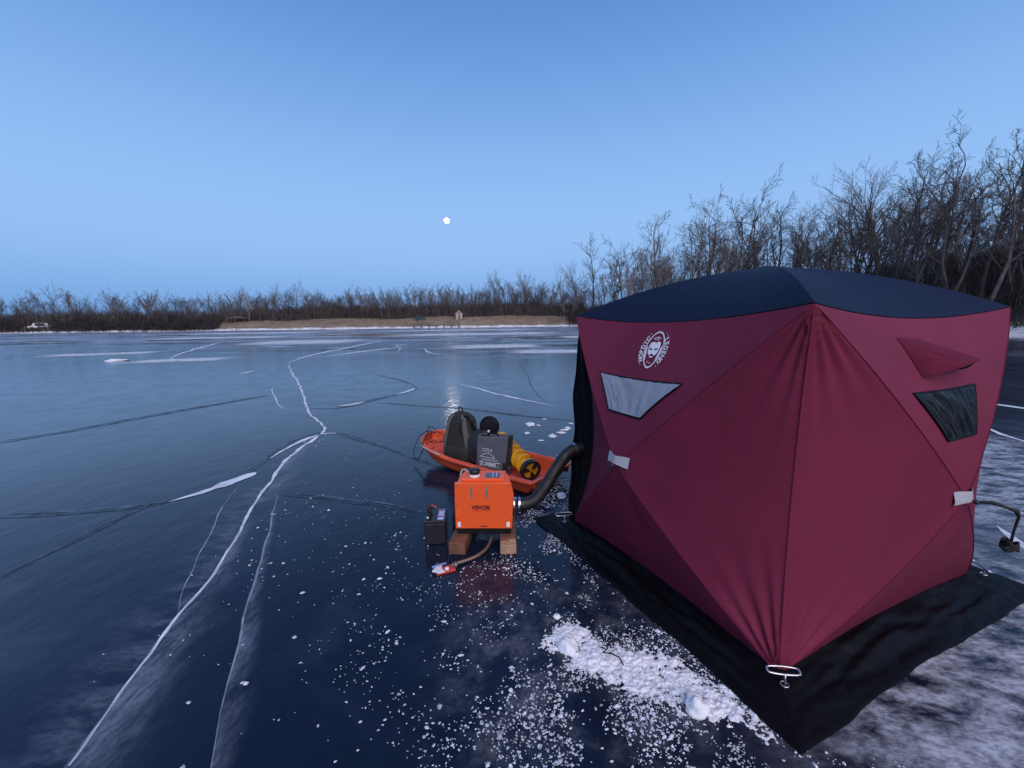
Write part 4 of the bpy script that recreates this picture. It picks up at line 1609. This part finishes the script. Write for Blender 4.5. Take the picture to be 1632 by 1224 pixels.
for k in range(3):
    a0 = 2 * math.pi * k / 3 + .3
    vs = []
    for z in (-.004, .010):
        for (r, da) in ((.02, -.5), (.09, -.42), (.09, .22), (.02, .3)):
            vs.append(am @ V((r * math.cos(a0 + da), r * math.sin(a0 + da), z)))
    m.add(vs, [(0, 1, 2, 3), (7, 6, 5, 4), (0, 4, 5, 1), (1, 5, 6, 2), (2, 6, 7, 3), (3, 7, 4, 0)])
m.build('blade_guard', MAT['black_plastic'], aug)
m = MB()
m.lathe([(.0, .016), (.087, .016), (.087, .03), (.0, .03)], 28, am)
m.build('cutting_head', MAT['yellow'], aug)

# ------------------------------------------------------------------ loose snow on the ice
def lump(r, sq, seed, nu=12, nv=8):
    m = MB()

    def fn(u, v):
        a, b = 2 * math.pi * u, math.pi * v
        d = V((math.sin(b) * math.cos(a), math.sin(b) * math.sin(a), math.cos(b)))
        k = r * (1 + .45 * noise.noise(d * 1.3 + V((seed, 0, 0))) + .25 * noise.noise(d * 3.1 + V((0, seed, 0))) + .12 * noise.noise(d * 7 + V((0, seed, 4))))
        return (d.x * k, d.y * k, max(-.02 * r, d.z * k * sq))
    m.grid(fn, nu, nv)
    return m


for x, y, r, sq, lab in ((.27, 1.86, .052, .8, 'rounded snow lump on the dark crack edge beside the snow pile'), (.775, 1.52, .052, .9, 'upright snow chunk at the tent end of the snow pile'),
                         (.235, 2.08, .022, .7, 'small flat snow chip on the ice above the rounded snow lump'), (.46, 3.68, .045, .8, 'small snow lump on the ice under the black duct'),
                         (-19.9, 20.5, .42, .22, 'isolated snow mound far out on the open ice')):
    o = lump(r, sq, x * 7 + y, 24, 16).build('snow_chunk', MAT['snow'], smooth=True)
    o.location = (x, y, .004)
    o.rotation_euler[2] = rnd.uniform(0, 6)
    tag(o, lab, 'snow chunk')
for x, y, r in ((.29, 6.47, .13), (.42, 6.40, .05), (.58, 5.78, .10), (.73, 5.95, .08), (.80, 6.10, .07), (.55, 6.84, .04), (.22, 5.95, .07), (.40, 5.55, .05), (.86, 6.2, .09), (.95, 6.5, .05)):
    o = lump(r * .62, .30, x * 9 + y, 16, 10).build('snow_chunk', MAT['snow'], smooth=True)
    o.location = (x, y, .004)
    o.rotation_euler[2] = rnd.uniform(0, 6)
    o.scale = (1.5, .9, 1)
    tag(o, 'flat broken snow piece lying on the ice behind the yellow auger', 'snow chunk', 'snow pieces behind the sled')

# trampled snow pile beside the tent
PX0, PX1, PY0, PY1 = .02, 1.18, 1.22, 2.35


def heap(u, v):
    x, y = PX0 + (PX1 - PX0) * u, PY0 + (PY1 - PY0) * v
    # ridge of the pile runs from (.30,1.87) to (.92,1.55)
    ax_, ay_ = .62, -.32
    L2 = ax_ * ax_ + ay_ * ay_
    k = max(0, min(1, ((x - .30) * ax_ + (y - 1.87) * ay_) / L2))
    dx, dy = x - (.30 + ax_ * k), y - (1.87 + ay_ * k)
    d = math.hypot(dx, dy)
    f = math.exp(-(d / .20) ** 2)
    n1 = nz(x * 9, y * 9, .5) + .6 * nz(x * 24, y * 24, 3) + .45 * nz(x * 60, y * 60, 6) + .25 * nz(x * 130, y * 130, 8)
    n2 = nz(x * 45, y * 45, 1.5) + .7 * nz(x * 110, y * 110, 3.5) + .5 * nz(x * 220, y * 220, 6.5)
    z = .024 * f - .0160 + .0095 * n1 * (.4 + f) + .0065 * n2
    return (x, y, z)


m = MB()
m.grid(heap, 300, 300)
m.v = [(x, y, max(z, -.004)) for x, y, z in m.v]
m.f = [f for f in m.f if max(m.v[i][2] for i in f) > -.0039]
hp = m.build('snow_pile', MAT['snow'], smooth=True)
tag(hp, 'trampled white snow pile on the ice beside the tent skirt', 'snow', kind='stuff')
m = MB()
m.tube([(.50, 1.86, .035), (.47, 1.84, .045), (.455, 1.80, .05), (.43, 1.78, .045), (.47, 1.765, .05), (.50, 1.75, .045), (.51, 1.71, .04)], .0035, 6)
cd = m.build('cord', MAT['rope'], smooth=True)
tag(cd, 'short black cord lying on the snow pile', 'cord')


def crumb_density(x, y):
    g = 0.0
    for cx, cy, sx_, sy_, a in ((.62, 1.7, .42, .28, 1.0), (.25, 1.4, .45, .22, .55), (-.25, 1.75, .42, .45, .16), (.28, 3.25, .22, .55, .9), (-.02, 2.5, .30, .16, .32), (.55, 2.25, .2, .3, .55),
                                (-.6, 2.4, .35, .6, .05), (.5, 4.2, .25, .5, .35), (-1.5, 3, .8, 1.2, .012), (1.0, 1.2, .3, .2, .6)):
        g += a * math.exp(-((x - cx) / sx_) ** 2 - ((y - cy) / sy_) ** 2)
    return g * max(.03, min(1, .5 + 2.6 * nz(x * 4.5, y * 4.5, 2.2) + 1.3 * nz(x * 15, y * 15, 5)))


CHIPS = []
for cx_, cy_, k_ in ((-2.0, 3.2, 10), (-1.62, 2.5, 6), (-1.4, 2.2, 5), (-2.75, 5.6, 8), (-1.05, 2.6, 8), (-.95, 3.0, 10), (-1.3, 1.6, 5)):
    CHIPS += [(rnd.gauss(cx_, .12), rnd.gauss(cy_, .25)) for q in range(k_)]
m = MB()
cnt = 0
tries = 0
while cnt < 8500 and tries < 260000:
    tries += 1
    x, y = rnd.uniform(-2.2, 1.7), rnd.uniform(1.05, 5.2)
    if rnd.random() > crumb_density(x, y):
        continue
    cnt += 1
    if cnt <= len(CHIPS):
        x, y = CHIPS[cnt - 1]
    r = .0020 + .0040 * rnd.random() ** 2.2 + (.008 * rnd.random() if rnd.random() < .04 else 0) + (.009 * rnd.random() if cnt <= len(CHIPS) else 0)
    a = rnd.uniform(0, 6.28)
    el = rnd.uniform(.7, 1.9)
    b = len(m.v)
    for k in range(5):
        w_ = a + k * 1.2566 + rnd.uniform(-.25, .25)
        px_, py_ = r * el * math.cos(w_ - a), r * math.sin(w_ - a)
        m.v.append((x + px_ * math.cos(a) - py_ * math.sin(a), y + px_ * math.sin(a) + py_ * math.cos(a), .0))
    m.v.append((x + rnd.uniform(-.3, .3) * r, y + rnd.uniform(-.3, .3) * r, r * rnd.uniform(.4, 1.0) + .004))
    for k in range(5):
        m.v[b + k] = (m.v[b + k][0], m.v[b + k][1], .003)
    m.f += [(b + k, b + (k + 1) % 5, b + 5) for k in range(5)]
cb = m.build('snow_crumbs', MAT['crumb'])
tag(cb, 'scattered white ice crumbs and shavings on the dark ice', 'ice crumbs', kind='stuff')

# ------------------------------------------------------------------ small things on the far shore
def on_shore(az, d, dz=0.0):
    x, y = polar(az, shore_r(az) + d)
    return (x, y, ground_z(az, d) + dz)


hut = thing('hut', 'small pale stone hut with gabled roof on the far bank', 'hut', on_shore(-7.2, 20, -.15), R(12))
m = MB()
m.prism([(-1.35, 0), (1.35, 0), (1.35, 2.5), (0, 3.6), (-1.35, 2.5)], -1.3, 1.3)
m.build('wall', MAT['stone'], hut)
m = MB()
for s in (-1, 1):
    m.add([(0, -1.6, 3.78), (0, 1.6, 3.78), (s * 1.75, 1.6, 2.35), (s * 1.75, -1.6, 2.35), (0, -1.6, 3.62), (0, 1.6, 3.62), (s * 1.75, 1.6, 2.2), (s * 1.75, -1.6, 2.2)],
          [(0, 1, 2, 3), (7, 6, 5, 4), (0, 3, 7, 4), (1, 5, 6, 2), (2, 6, 7, 3)])
m.build('roof', MAT['roof_pale'], hut)
m = MB()
m.box(-.4, .4, -1.33, -1.27, 0, 1.9)
m.build('door', MAT['wood_grey'], hut)
m = MB()
m.box(-.35, .35, -1.33, -1.27, 2.35, 2.85)
m.build('window', MAT['dark_opening'], hut)

shel = thing('picnic_shelter', 'low dark picnic shelter roof on posts beside the lone pale tree', 'shelter', on_shore(-33.5, 24, -.1), R(10))
m = MB()
m.prism([(-3.6, 2.0), (3.6, 2.0), (0, 2.9)], -2.4, 2.4)
m.build('roof', MAT['wood_grey'], shel)
for x in (-3.1, 0, 3.1):
    for y in (-2.0, 2.0):
        m = MB()
        m.box(x - .12, x + .12, y - .12, y + .12, 0, 2.0)
        m.build('post', MAT['wood_grey'], shel)


def car(name, label, cat, loc, rz, L, body_h, roof_z, paint, tall):
    c = thing(name, label, cat, loc, rz)
    h = L / 2
    m = MB()
    m.prism([(-h, .35), (-h, .95), (-h + .15, 1.05), (-h * .45, 1.12), (h - .15, 1.12), (h, .95), (h, .35)], -.9, .9)
    m.build('body', MAT[paint], c, bevel=.08)
    m = MB()
    m.prism([(-h * .48, 1.12), (-h * .22, roof_z), (h * .72, roof_z), (h * .88, 1.12)] if not tall else [(-h * .62, 1.12), (-h * .40, roof_z), (h * .93, roof_z), (h * .97, 1.12)], -.78, .78)
    cab = m.build('cabin', MAT[paint], c, bevel=.08)
    for s in (-1, 1):
        m = MB()
        m.box(-h * .28, h * .62, s * .80 - .02, s * .80 + .02, 1.17, roof_z - .12)
        m.build('side_window', MAT['car_glass'], cab)
    for x in (-h * .62, h * .62):
        for s in (-1, 1):
            m = MB()
            m.lathe([(.0, .1), (.33, .1), (.35, 0), (.33, -.1), (0, -.1)], 18, Matrix.Translation((x, s * .82, .35)) @ Matrix.Rotation(R(90), 4, 'X'))
            m.build('wheel', MAT['rubber'], c)
    for s in (-1, 1):
        m = MB()
        m.box(-h - .02, -h + .05, s * .62 - .15, s * .62 + .15, .75, .92)
        m.build('headlight', MAT['print_white'], c)
    return c


car('parked_car', 'dark blue green parked car on the far bank near the pale hut', 'car', on_shore(-12.4, 17, 0), R(8), 4.4, 1, 1.72, 'car_dark', False)
car('white_van', 'white van parked behind the thicket on the far left shore', 'van', on_shore(-48.9, 12, -.05), R(48), 5.6, 1, 2.2, 'car_white', True)

dock = thing('fishing_dock', 'low weathered wooden fishing dock at the edge of the far ice', 'dock', (-36.5, 153.5, 0), R(-2))
for k in range(32):
    m = MB()
    m.box(k * .56 + .02, k * .56 + .54, -1.0, 1.0, .62, .70)
    m.build('plank', MAT['wood_grey'], dock)
for k in range(7):
    for y in (-.9, .9):
        m = MB()
        m.box(.3 + k * 2.8 - .11, .3 + k * 2.8 + .11, y - .11, y + .11, -.2, 1.25 if k % 2 else 1.6)
        m.build('post', MAT['wood_grey'], dock)
